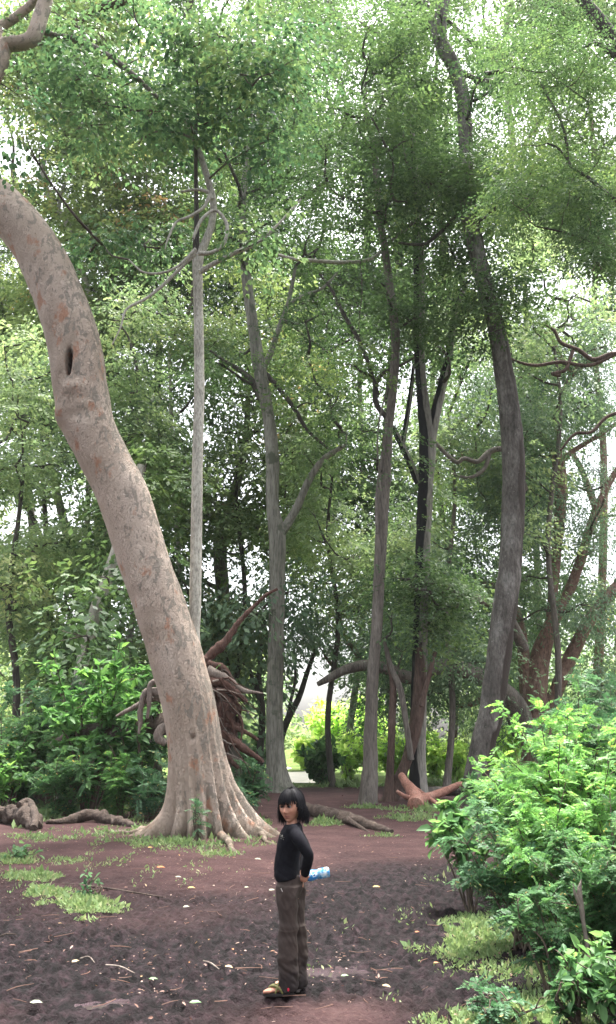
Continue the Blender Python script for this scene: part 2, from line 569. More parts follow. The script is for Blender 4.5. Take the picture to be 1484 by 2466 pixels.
def build_ground():
    rows = [-60, -30, -15, -6, 0, 2, 3.2, 4.2, 4.8]
    y = 5.1
    while y < 15: rows.append(y); y += .0026 * y
    while y < 45: rows.append(y); y += .012 * y
    while y < 190: rows.append(y); y += .04 * y
    rows = np.array(rows)
    inner = np.linspace(-1, 1, 430)
    outer = np.array([1.03, 1.08, 1.16, 1.3, 1.5, 1.9, 2.5, 3.4])
    u = np.concatenate([-outer[::-1], inner, outer])
    half = .47 * np.clip(rows, 5.1, 110) + .1 + np.clip(8 - rows, 0, 20) * .6
    X = u[None, :] * half[:, None]
    Y = np.repeat(rows[:, None], len(u), 1)
    mud = mudmask(X, Y)
    Z = gz(X, Y)
    fade = sstep(24, 9, Y)
    P2 = np.stack([X, Y * .8, 0 * X], -1)
    n1 = fbm(P2 * 4.2, 2, 21)
    n2 = fbm(P2 * 9.5, 3, 31)
    n3 = fbm(P2 * 22, 2, 41)
    clod = np.abs(n2) * 1.5 - .4 + n3 * .55 - .5 * np.abs(fbm(P2 * 15, 2, 51))
    amp = (.007 + .06 * mud) * fade
    Z = Z + n1 * .018 * fade * (.4 + mud) + clod * amp
    for (c, rx, ry) in PUD:
        d = np.sqrt(((X - c[0]) / rx) ** 2 + ((Y - c[1]) / ry) ** 2) + n1 * .25
        k = sstep(2.4, 1.4, d)
        bowl = -.03 + .042 * sstep(.3, 1.3, d) + .5 * clod * amp + .022 * n1
        Z = Z * (1 - k) + k * bowl
    mb = MB()
    nr, nc = X.shape
    i = np.arange(nr - 1)[:, None] * nc
    j = np.arange(nc - 1)[None, :]
    Q = np.stack([i + j, i + j + 1, i + nc + j + 1, i + nc + j], -1).reshape(-1, 4)
    mb.add(np.stack([X, Y, Z], -1).reshape(-1, 3), Q, a=mud.ravel())
    m, nt, N, Lk = mat('forest_soil')
    v = mapped(nt)
    a = noise(nt, 1.3, 6, v, .65)
    red = ramp(nt, [(.3, (.034, .017, .017)), (.52, (.06, .031, .0305)), (.72, (.095, .053, .051))], a)
    speck = noise(nt, 26, 4, v, .7)
    red = mixc(nt, math_(nt, 'MULTIPLY', ramp(nt, [(.56, (0, 0, 0)), (.66, (1, 1, 1))], speck), .5), red, (.17, .1, .09))
    dk = ramp(nt, [(.38, (.0012, .0007, .0009)), (.47, (.006, .0034, .0043)), (.56, (.018, .0102, .0126)), (.72, (.05, .03, .035))], noise(nt, 9, 6, v, .72))
    c = mixc(nt, attr(nt), red, dk)
    # beyond the crest the floor is grassy
    sx = N.new('ShaderNodeSeparateXYZ'); tc = N.new('ShaderNodeTexCoord'); Lk.new(tc.outputs['Object'], sx.inputs[0])
    far = ramp(nt, [(.0, (0, 0, 0)), (1, (1, 1, 1))], math_(nt, 'MULTIPLY', math_(nt, 'SUBTRACT', sx.outputs[1], 33.0), .5))
    c = mixc(nt, far, c, ramp(nt, [(.35, (.06, .1, .025)), (.65, (.14, .2, .05))], noise(nt, .8, 5, v)))
    rg = ramp(nt, [(.0, (.95, .95, .95)), (1, (.55, .55, .55))], math_(nt, 'MULTIPLY', attr(nt), noise(nt, 3, 3, v)))
    hb = math_(nt, 'ADD', noise(nt, 34, 5, v, .7), math_(nt, 'MULTIPLY', noise(nt, 90, 3, v), .5))
    finish(nt, c, rg, bump(nt, hb, 1.0, .04), .16)
    o = mb.build('ground', m)
    tag(o, kind='structure')


build_ground()
# puddles: thin sheets of muddy water in the hollows
m, nt, N, Lk = mat('muddy_water')
finish(nt, ramp(nt, [(.35, (.03, .02, .023)), (.65, (.06, .042, .048))], noise(nt, 5, 3, mapped(nt))), .12, bump(nt, noise(nt, 20, 3, mapped(nt)), .1, .01), .6)
for (c, rx, ry) in PUD:
    mb = MB()
    ph = np.linspace(0, 2 * np.pi, 60, endpoint=False)
    rr = 1.3 + 0 * ph
    V = np.column_stack([c[0] + rx * rr * np.cos(ph), c[1] + ry * rr * np.sin(ph), np.full(60, -.018)])
    V = np.vstack([V, [c[0], c[1], -.018]])
    mb.add(V, T=[[60, i, (i + 1) % 60] for i in range(60)])
    tag(mb.build('puddle', m), kind='structure')
# overexposed sunlit clearing past the crest, its glare put into near-white sand
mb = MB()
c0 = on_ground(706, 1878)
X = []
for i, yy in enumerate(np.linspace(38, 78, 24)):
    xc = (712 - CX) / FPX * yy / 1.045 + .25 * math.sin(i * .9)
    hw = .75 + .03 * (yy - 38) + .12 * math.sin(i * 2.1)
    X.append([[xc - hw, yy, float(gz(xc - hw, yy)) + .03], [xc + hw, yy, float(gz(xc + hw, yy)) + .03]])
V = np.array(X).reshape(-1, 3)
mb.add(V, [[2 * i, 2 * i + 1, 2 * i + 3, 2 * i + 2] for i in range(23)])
tag(mb.build('sunlit_clearing', plain('sunlit_sand', (.72, .68, .6), .9, .2, .08, 2)), kind='structure')


# thin moist air under the trees
mb = MB()
hx, y0, y1, z0, z1 = 185.0, -70.0, 200.0, -2.4, 90.0
V = [[x, y, z] for z in (z0, z1) for y in (y0, y1) for x in (-hx, hx)]
mb.add(V, [[0, 2, 3, 1], [4, 5, 7, 6], [0, 1, 5, 4], [2, 6, 7, 3], [0, 4, 6, 2], [1, 3, 7, 5]])
m, nt, N, Lk = mat('thin_haze')
pv = N.new('ShaderNodeVolumePrincipled')
pv.inputs['Color'].default_value = (.92, .95, .93, 1)
pv.inputs['Density'].default_value = .00025
o_ = N.new('ShaderNodeOutputMaterial')
Lk.new(pv.outputs[0], o_.inputs['Volume'])
tag(mb.build('haze', m, smooth=False), 'thin pale air under the trees', 'haze', kind='stuff')


# ------------------------------------------------------------------ trees
def px_line(pts, d):
    """(px, py, width[, depth offset]) -> world points and radii"""
    P, r = [], []
    for p in pts:
        dd = d + (p[3] if len(p) > 3 else 0)
        P.append(at(p[0], p[1], dd))
        r.append(p[2] * .5 * mpp(p[1], dd))
    return np.array(P), np.array(r)


def crown_points(ell, d):
    C = []
    for e in ell:
        (px, py, rx, ry, n, dd) = e[:6]
        for k in range(n):
            a = random.random() * 2 * math.pi
            q = math.sqrt(random.random())
            C.append(at(px + rx * q * math.cos(a), py + ry * q * math.sin(a), d + random.uniform(-dd, dd)))
    return np.array(C)


def connect(mb, nodes, cents, r0=.05, m=1, seed=0, sides=5, steep=.5):
    """twigs that carry the clumps: each joins the nearest lower point of the tree built so far"""
    nodes = [np.asarray(n) for n in nodes]
    nodes = np.array(nodes)
    d0 = np.array([np.min(np.linalg.norm(nodes - c, axis=1)) for c in cents])
    for i in np.argsort(d0):
        c = cents[i]
        D = nodes - c
        dist = np.linalg.norm(D, axis=1) + steep * 2.2 * np.clip(D[:, 2] + .1, 0, None)
        k = int(np.argmin(dist))
        s = nodes[k]
        L = np.linalg.norm(c - s)
        if L < .15: continue
        mid1 = s + (c - s) * .35 + np.array([random.uniform(-.12, .12), random.uniform(-.12, .12), -.06]) * L
        mid2 = s + (c - s) * .7 + np.array([random.uniform(-.1, .1), random.uniform(-.1, .1), .05]) * L
        r = r0 * min(1.4, .35 + L * .22)
        C, _ = tube(mb, [s, mid1, mid2, c], [r, r * .75, r * .5, r * .22], n=9, sides=sides, m=m, cap=False)
        nodes = np.vstack([nodes, C[2::2]])
        for q in range(3):                                              # fine twigs inside the clump
            e = c + unit(rng.normal(size=3)) * np.array([.6, .6, .35]) * min(1.0, .3 + L * .2)
            tube(mb, [C[-3], (C[-2] + e) / 2 + rng.normal(0, .05, 3), e], [r * .28, r * .2, r * .08], n=5, sides=3, m=m, cap=False)


def tree(label, d, trunk, bark_, crown=(), leaf=None, branches=(), cat='tree', group=None, flare=None, sides=18, lump=.1, R_=1.0, nspray=16,
         nleaf=26, L=.1, W=.05, droop=.3, spray=.45, tone=0.0, weep=0.0, name='tree', shape='rhomb', twig='twig', r0=.05, extra=None, foot=True, seg=None):
    P, r = px_line(trunk, d)
    if foot:                                                            # run the trunk down into the soil
        b = P[0].copy(); b[2] = float(gz(b[0], b[1])) - .12
        if P[0][2] > b[2] + .5:
            P = np.vstack([b, P]); r = np.concatenate([[r[0] * 1.25], r])
        else:
            P[0] = b
    base = np.array([P[0][0], P[0][1], float(gz(P[0][0], P[0][1]))])
    t = thing(name, label, cat, base, group)
    mb = MB()
    if flare is None:
        flare = [(random.uniform(0, 6.28), r[0] * random.uniform(.4, .9), .45, .5) for _ in range(4)]
    C, _ = tube(mb, P, r, n=seg or max(30, len(P) * 9), sides=sides, lump=lump, flare=flare, seed=int(abs(P[0][0]) * 100) % 97)
    mb.build('trunk', M[bark_], t)
    nodes = list(C[len(C) // 3:])
    for br in branches:
        bm_ = bark_
        if isinstance(br, dict): bm_, br = br['bark'], br['pts']
        Pb, rb = px_line(br, d)
        mb = MB()
        Cb, _ = tube(mb, Pb, rb, sides=10, lump=.1, n=max(14, len(Pb) * 7))
        mb.build('branch', M[bm_], t)
        nodes += list(Cb[1:])
    cents = crown_points(crown, d) if len(crown) else np.zeros((0, 3))
    if extra is not None and len(extra):
        cents = np.vstack([cents, extra]) if len(cents) else np.asarray(extra)
    if len(cents):
        mb = MB()
        connect(mb, nodes, cents, r0=r0)
        rad = R_ * rng.uniform(.65, 1.25, len(cents))
        foliage(mb, cents, rad, nspray, nleaf, L, W, droop, spray, tone, shape, weep=weep)
        mb.build('crown', [M[leaf], M[twig]], t)
    return t


# ---- A: the big leaning tree on the left
def big_tree():
    d = 16.0
    tr = [(484, 2006, 128), (483, 1950, 126), (480, 1900, 124), (471, 1800, 119), (457, 1705, 121), (433, 1604, 124), (402, 1503, 122), (366, 1402, 120),
          (335, 1301, 119), (302, 1200, 121), (255, 1105, 115), (222, 1034, 122), (204, 954, 126), (191, 853, 124), (160, 752, 118), (117, 650, 112),
          (74, 585, 108), (20, 527, 106), (-50, 470, 100), (-115, 400, 94), (-140, 310, 86), (-110, 230, 74), (-60, 180, 66)]
    P, r = px_line(tr, d)
    P[:, 1] += np.linspace(0, -.6, len(P))
    P[0][2] = -.12
    t = thing('tree', 'huge pale pinkish tree leaning left with flaking bark, an oval hollow and spreading root flares', 'tree', (P[0][0], P[0][1], 0))
    hole = [(178, 890, .066, .25, -.42), (186, 948, .24, .13, .085), (150, 1000, .14, .26, .09), (190, 1010, .2, .08, -.04), (215, 985, .1, .06, .03), (205, 1040, .3, .2, .03), (150, 890, .1, .3, .03), (235, 880, .12, .4, .02),
            (330, 1440, .3, .14, -.03), (395, 1510, .35, .12, .02), (466, 1775, .05, .025, -.1)]

    def post(V, dirs):
        for (px, py, rx, rz, amp) in hole:
            c = at(px, py, d - .5)
            k = np.exp(-((V[..., 0] - c[0]) / rx) ** 4 - ((V[..., 2] - c[2]) / rz) ** 2) if amp < -.2 else np.exp(-((V[..., 0] - c[0]) / rx) ** 2 - ((V[..., 2] - c[2]) / rz) ** 2)
            k = k * sstep(.25, -.3, dirs[..., 1])
            if amp < -.2:
                V = V + np.array([0, 1.0, 0]) * (-amp * sstep(.15, .8, k))[..., None]
            else:
                V = V + dirs * (k * amp)[..., None]
        return V

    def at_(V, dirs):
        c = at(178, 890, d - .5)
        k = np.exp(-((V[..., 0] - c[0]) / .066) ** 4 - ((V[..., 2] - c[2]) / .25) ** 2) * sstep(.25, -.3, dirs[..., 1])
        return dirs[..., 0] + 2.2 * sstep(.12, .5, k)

    fl = [(math.pi, 1.25, .26, .20), (math.pi, .42, .5, .75), (-2.75, .5, .2, .4), (-2.2, .34, .16, .42), (-1.75, .28, .14, .5), (-1.35, .36, .13, .45), (-.95, .42, .13, .5), (-.6, .75, .13, .42), (-.3, 1.05, .12, .34), (-.05, .95, .13, .45), (.5, .8, .3, .35), (1.6, .7, .4, .3), (2.4, .6, .3, .3), (0, .3, .7, .8)]
    fl += [(a, -.17 + .05 * math.sin(a * 9), .055, .55) for a in (-2.5, -1.98, -1.56, -1.15, -.78, -.46, -.18, .2)] + [(a, .07, .05, 1.3) for a in (-2.3, -1.75, -1.35, -.9, -.6, -.3, -.02)]
    mb = MB()
    tube(mb, P, r, n=330, sides=150, lump=.045, flare=fl, post=post, attr=at_, seed=4)
    def root(pts, r0):
        Q = [np.array([*on_ground(px, py)[:2], z]) for (px, py, z) in pts]
        tube(mb, Q, np.linspace(r0, .025, len(Q)), n=30, sides=12, lump=.3, attr=lambda V, D: D[..., 0] * .4)
    root([(430, 2012, .06), (370, 2010, .05), (325, 2012, .0), (280, 2018, -.07)], .1)
    def gnarl(pts, r0, k):
        Q = [np.array([*on_ground(px, py)[:2], z]) + rng.normal(0, .03, 3) * np.array([1, 1, .3]) for (px, py, z) in pts]
        tube(mb, Q, np.linspace(r0, .02, len(Q)), n=46, sides=14, lump=.55, attr=.9, seed=k)
    gnarl([(570, 2004, .17), (596, 2016, .12), (628, 2022, .07), (650, 2036, .05), (690, 2042, -.04)], .085, 2)
    gnarl([(530, 2030, .12), (552, 2040, .07), (566, 2054, .04), (590, 2062, .0), (600, 2070, -.05)], .075, 3)
    gnarl([(400, 2016, .12), (352, 2010, .09), (310, 2014, .05), (262, 2010, .03), (225, 2020, -.04)], .1, 5)
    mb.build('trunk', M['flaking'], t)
    # the limb that comes back into the frame at the top left
    def limb(name, pts, bk, dep=d - .6, sides=12, lump=.06):
        Pb, rb = px_line(pts, dep)
        m2 = MB()
        C, _ = tube(m2, Pb, rb, sides=sides, lump=lump, n=max(14, len(Pb) * 7), attr=(lambda V, D: D[..., 0] * .6) if bk == 'flaking' else None)
        m2.build(name, M[bk], t)
        return list(C)
    nodes = []
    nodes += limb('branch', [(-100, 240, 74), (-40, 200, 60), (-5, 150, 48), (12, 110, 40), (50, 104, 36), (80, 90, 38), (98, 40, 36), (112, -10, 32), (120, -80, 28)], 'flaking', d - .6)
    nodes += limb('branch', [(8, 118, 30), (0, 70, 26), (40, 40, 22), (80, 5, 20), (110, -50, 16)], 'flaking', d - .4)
    nodes += limb('branch', [(95, 70, 18), (130, 85, 14), (190, 97, 15), (240, 122, 15), (290, 155, 14), (330, 188, 13), (380, 235, 9)], 'bark_brown', d - .2)
    nodes += limb('branch', [(190, 97, 16), (185, 60, 18), (215, 30, 20), (280, 8, 22), (370, -30, 24)], 'bark_red', d + .8)
    # the slim pale leader rising from the back of the trunk
    nodes += limb('branch', [(474, 1580, 26), (468, 1530, 27), (470, 1460, 29), (473, 1300, 28), (476, 1100, 26), (480, 950, 25), (479, 800, 24), (477, 700, 23), (477, 625, 26), (492, 590, 20),
                  (510, 540, 17), (514, 490, 17), (503, 440, 16), (488, 390, 15), (472, 345, 13), (455, 300, 12), (438, 265, 11), (405, 245, 8)], 'bark_pale', d + .15, 16, .05)
    nodes += limb('branch', [(472, 610, 18), (474, 540, 13), (472, 440, 10), (472, 350, 9), (474, 280, 8), (490, 240, 6)], 'bark_dark', d + .1)
    nodes += limb('branch', [(480, 655, 13), (520, 632, 11), (570, 607, 10), (620, 585, 8), (670, 540, 6), (725, 480, 4)], 'bark_pale', d - .3)
    nodes += limb('branch', [(470, 610, 12), (440, 640, 9), (395, 685, 8), (350, 720, 7), (305, 745, 6), (290, 790, 4), (270, 830, 3)], 'bark_pale', d - .5)
    nodes += limb('branch', [(472, 600, 10), (430, 640, 7), (390, 657, 6), (345, 655, 5), (310, 625, 4)], 'bark_pale', d - .7)
    nodes += limb('branch', [(478, 610, 12), (510, 608, 9), (538, 588, 9), (548, 550, 9), (536, 520, 8), (515, 507, 8), (485, 530, 8), (465, 575, 7)], 'bark_pale', d - .6)
    nodes += limb('branch', [(512, 480, 9), (500, 462, 9), (470, 457, 7), (436, 462, 6)], 'bark_pale', d - .4)
    nodes += limb('branch', [(505, 470, 8), (490, 500, 8), (455, 522, 7), (425, 535, 6), (405, 575, 5), (398, 600, 3)], 'bark_pale', d - .5)
    nodes += limb('branch', [(468, 335, 7), (430, 320, 6), (385, 315, 5), (350, 330, 3)], 'bark_brown', d - .6)
    nodes += limb('branch', [(415, 95, 9), (440, 55, 10), (465, -10, 12), (470, -60, 14)], 'bark_dark', d + 2)
    nodes += limb('branch', [(415, 95, 8), (385, 65, 9), (340, 62, 7), (310, 80, 5)], 'bark_dark', d + 2)
    crown = [(480, 120, 230, 90, 22, 2), (330, 270, 170, 100, 13, 2), (560, 290, 110, 80, 8, 1.5), (250, 130, 130, 70, 9, 2), (80, 60, 90, 50, 5, 1.5), (310, 605, 110, 40, 7, 1.5),
             (640, 585, 55, 30, 3, 1), (600, 150, 110, 60, 9, 1.5), (130, 260, 120, 90, 7, 2.5), (430, 220, 100, 80, 6, 1.5), (380, -60, 300, 50, 8, 2)]
    cents = crown_points(crown, d)
    mb = MB()
    connect(mb, nodes[6:], cents, r0=.042)
    foliage(mb, cents, 1.0 * rng.uniform(.6, 1.25, len(cents)), 12, 15, .128, .088, .35, .42, .1, 'broad')
    mb.build('crown', [M['leaf_broad'], M['twig']], t)


big_tree()

# ---- C: grey trunk in the middle
FE = dict(L=.14, W=.07, nspray=18, nleaf=42, spray=.7, R_=1.6, r0=.1, twig='bark_dark')
tree('smooth grey trunk forking twice, standing directly behind the child', 30, [(672, 1905, 48), (666, 1860, 44), (662, 1780, 42), (662, 1680, 40), (666, 1500, 38), (668, 1380, 38), (668, 1285, 42), (657, 1220, 31), (656, 1100, 32), (646, 1000, 29), (628, 905, 33),
      (612, 800, 28), (598, 705, 25), (588, 600, 22), (585, 480, 18), (600, 360, 14), (610, 240, 10)], 'bark_grey',
     [(640, 330, 190, 190, 24, 4), (600, 590, 120, 70, 7, 3), (800, 930, 90, 90, 9, 2.5), (800, 770, 120, 70, 7, 3), (690, 60, 150, 70, 10, 4), (555, 860, 50, 60, 3, 2), (780, 560, 120, 60, 6, 3), (820, 1060, 50, 30, 3, 1.5), (730, 420, 120, 90, 8, 3)],
     'leaf_fern', [[(672, 1290, 26), (692, 1262, 22), (716, 1220, 20), (745, 1155, 17), (780, 1105, 15), (822, 1078, 11)],
                   [(632, 890, 18), (652, 850, 15), (672, 790, 13), (692, 738, 12), (703, 690, 10), (712, 640, 7)],
                   [(694, 735, 10), (730, 712, 8), (775, 695, 7), (815, 655, 5)],
                   {'bark': 'bark_dark', 'pts': [(640, 900, 13), (672, 935, 12), (710, 985, 11), (740, 1035, 9), (790, 1080, 7)]},
                   {'bark': 'bark_dark', 'pts': [(628, 960, 16), (605, 915, 15), (575, 890, 12), (535, 865, 8), (500, 840, 5)]}], **FE, flare=[(.2, .45, .5, .5), (3.0, .35, .5, .5), (-1.6, .4, .4, .5)])
# ---- D
tree('slender straight grey brown trunk wrapped in vines, left of the dark multi-stemmed tree', 24.5, [(890, 1938, 42), (890, 1900, 40), (892, 1830, 36), (893, 1756, 32), (898, 1629, 28), (908, 1503, 27), (915, 1350, 28), (923, 1200, 30), (929, 1120, 29), (936, 1029, 22), (950, 903, 20), (952, 802, 22), (940, 701, 20),
      (927, 600, 18), (914, 520, 17), (906, 420, 16), (900, 350, 15), (885, 290, 9), (880, 200, 6)], 'bark_brown',
     [(870, 330, 120, 140, 11, 3), (900, 120, 110, 90, 8, 3), (970, 790, 50, 50, 2, 1), (960, 520, 70, 60, 4, 2), (830, 470, 80, 60, 3, 2), (915, 1060, 50, 50, 2, 1), (930, 700, 40, 40, 2, 1), (860, 900, 50, 50, 2, 1)], 'leaf_fern',
     [[(902, 360, 11), (918, 330, 9), (932, 300, 7), (945, 230, 5)],
      {'bark': 'bark_pale', 'pts': [(924, 600, 8), (890, 625, 8), (830, 632, 9), (760, 628, 9), (700, 622, 8), (650, 605, 5)]},
      {'bark': 'bark_dark', 'pts': [(936, 1010, 13), (908, 975, 13), (905, 930, 12), (922, 900, 10), (965, 880, 7), (1000, 860, 5)]},
      {'bark': 'bark_dark', 'pts': [(910, 950, 11), (895, 900, 10), (870, 830, 10), (830, 760, 10), (800, 700, 8), (770, 660, 5)]},
      {'bark': 'bark_grey', 'pts': [(930, 590, 8), (985, 545, 8), (1035, 500, 7), (1060, 470, 4)]}], **FE)
# ---- E: dark many-stemmed tree
tree('dark trunk with black wet streak and fused reddish stems beside the forked fallen branch', 26, [(1006, 1915, 46), (1006, 1850, 40), (1008, 1700, 38), (1012, 1560, 36), (1016, 1400, 36), (1022, 1250, 36), (1026, 1150, 38), (1030, 1060, 40), (1018, 960, 28), (1010, 850, 26), (1010, 740, 27), (1008, 600, 27), (1002, 500, 22), (998, 400, 16), (990, 300, 14), (980, 220, 9)],
     'bark_stained', [(1000, 230, 110, 100, 8, 3), (1075, 880, 70, 50, 4, 2), (1000, 760, 60, 70, 4, 2), (1060, 620, 70, 90, 5, 3), (1040, 400, 90, 70, 5, 3), (1065, 1440, 90, 110, 10, 1.5), (955, 1400, 50, 80, 4, 1.5), (1000, 1150, 50, 50, 2, 1)], 'leaf_fern',
     [[(1034, 1080, 26), (1048, 1000, 26), (1066, 925, 21), (1082, 850, 18), (1097, 751, 15), (1120, 690, 10)],
      [(1008, 1165, 18), (988, 1115, 18), (966, 1068, 16), (946, 1028, 12)],
      [(968, 1075, 12), (978, 1020, 12), (990, 940, 11), (996, 880, 7)],
      [(995, 420, 10), (976, 385, 9), (970, 320, 7)],
      {'bark': 'bark_red', 'pts': [(935, 1940, 46, -.4), (958, 1885, 30, -.4), (985, 1815, 26, -.4), (1004, 1730, 34, -.3), (1012, 1640, 30, -.3), (1010, 1560, 16, -.3)]},
      {'bark': 'bark_red', 'pts': [(934, 1940, 30, -.6), (940, 1850, 19, -.6), (944, 1740, 18, -.6), (946, 1640, 16, -.5), (930, 1560, 11, -.3)]},
      {'bark': 'bark_brown', 'pts': [(990, 1830, 16, -.8), (978, 1740, 14, -.8), (964, 1660, 15, -.7), (940, 1600, 12, -.6), (925, 1540, 8, -.6)]},
      {'bark': 'bark_red', 'pts': [(1014, 1700, 14, -.7), (1030, 1640, 12, -.7), (1048, 1570, 10, -.6)]}], **FE)
# ---- F: tall right trunk
tree('tall curving mottled dark trunk rising behind the bright bushes on the right', 23.5, [(1142, 1935, 66), (1150, 1860, 60), (1166, 1780, 59), (1180, 1730, 59), (1195, 1629, 58), (1210, 1503, 57), (1224, 1402, 55), (1233, 1301, 54), (1236, 1200, 55), (1237, 1105, 54), (1229, 1004, 50), (1215, 903, 47), (1198, 802, 42), (1172, 701, 40), (1147, 600, 40), (1130, 505, 41), (1123, 420, 37), (1122, 353, 35), (1119, 280, 33), (1113, 220, 32), (1090, 155, 33), (1062, 100, 35), (1060, 50, 34), (1068, 0, 32), (1075, -60, 28), (1095, -140, 20)],
     'bark_mottled', [(1140, 440, 110, 45, 7, 2), (1210, 140, 120, 80, 8, 3), (1190, 710, 50, 50, 4, 1.2), (1010, 400, 90, 50, 4, 2), (1290, 430, 90, 60, 5, 2.5), (1160, 560, 60, 40, 2, 1), (1010, 60, 70, 60, 4, 2)], 'leaf_fern',
     [{'bark': 'bark_dark', 'pts': [(1128, 518, 9), (1100, 520, 9), (1060, 560, 9), (1020, 588, 8), (960, 585, 6)]}, {'bark': 'bark_dark', 'pts': [(1135, 520, 8), (1180, 510, 8), (1215, 480, 5)]}, [(1048, 90, 12), (1035, 40, 14), (1020, -20, 13)]], sides=26, extra=np.array([at(1185, 690, 22.4), at(1165, 660, 22.2), at(1215, 730, 22.5), at(1180, 740, 22.3), at(1130, 420, 22.6), at(1105, 440, 22.4), at(1160, 430, 22.5)]), **FE)
# ---- H: tree just outside the frame on the right
tree('dark limbed tree reaching into the top right corner, its trunk outside the frame', 18, [(1620, 2010, 80), (1650, 1700, 70), (1660, 1200, 62), (1640, 700, 54), (1590, 350, 46), (1510, 160, 38), (1455, 65, 32), (1405, 0, 26), (1340, -90, 16)], 'bark_dark',
     [(1340, 120, 140, 100, 13, 2), (1400, 420, 90, 60, 6, 1.5), (1310, 490, 110, 60, 6, 1.5), (1400, 610, 90, 60, 6, 1.5), (1440, 270, 60, 80, 4, 1.5), (1420, 520, 70, 50, 4, 1), (1300, 330, 60, 40, 2, 1)], 'leaf_fern',
     [[(1620, 560, 20), (1550, 520, 13), (1480, 480, 10), (1420, 430, 9), (1372, 395, 8), (1366, 350, 7), (1350, 290, 6), (1310, 215, 5), (1295, 180, 3)],
      [(1372, 392, 6), (1345, 358, 5), (1318, 345, 4)],
      [(1640, 700, 16), (1560, 640, 10), (1484, 600, 8), (1420, 580, 6), (1360, 560, 5), (1290, 545, 3)],
      [(1510, 160, 14), (1460, 120, 12), (1430, 105, 8), (1380, 130, 4)]], L=.085, W=.042, nspray=17, nleaf=50, spray=.48, R_=.95, r0=.035)
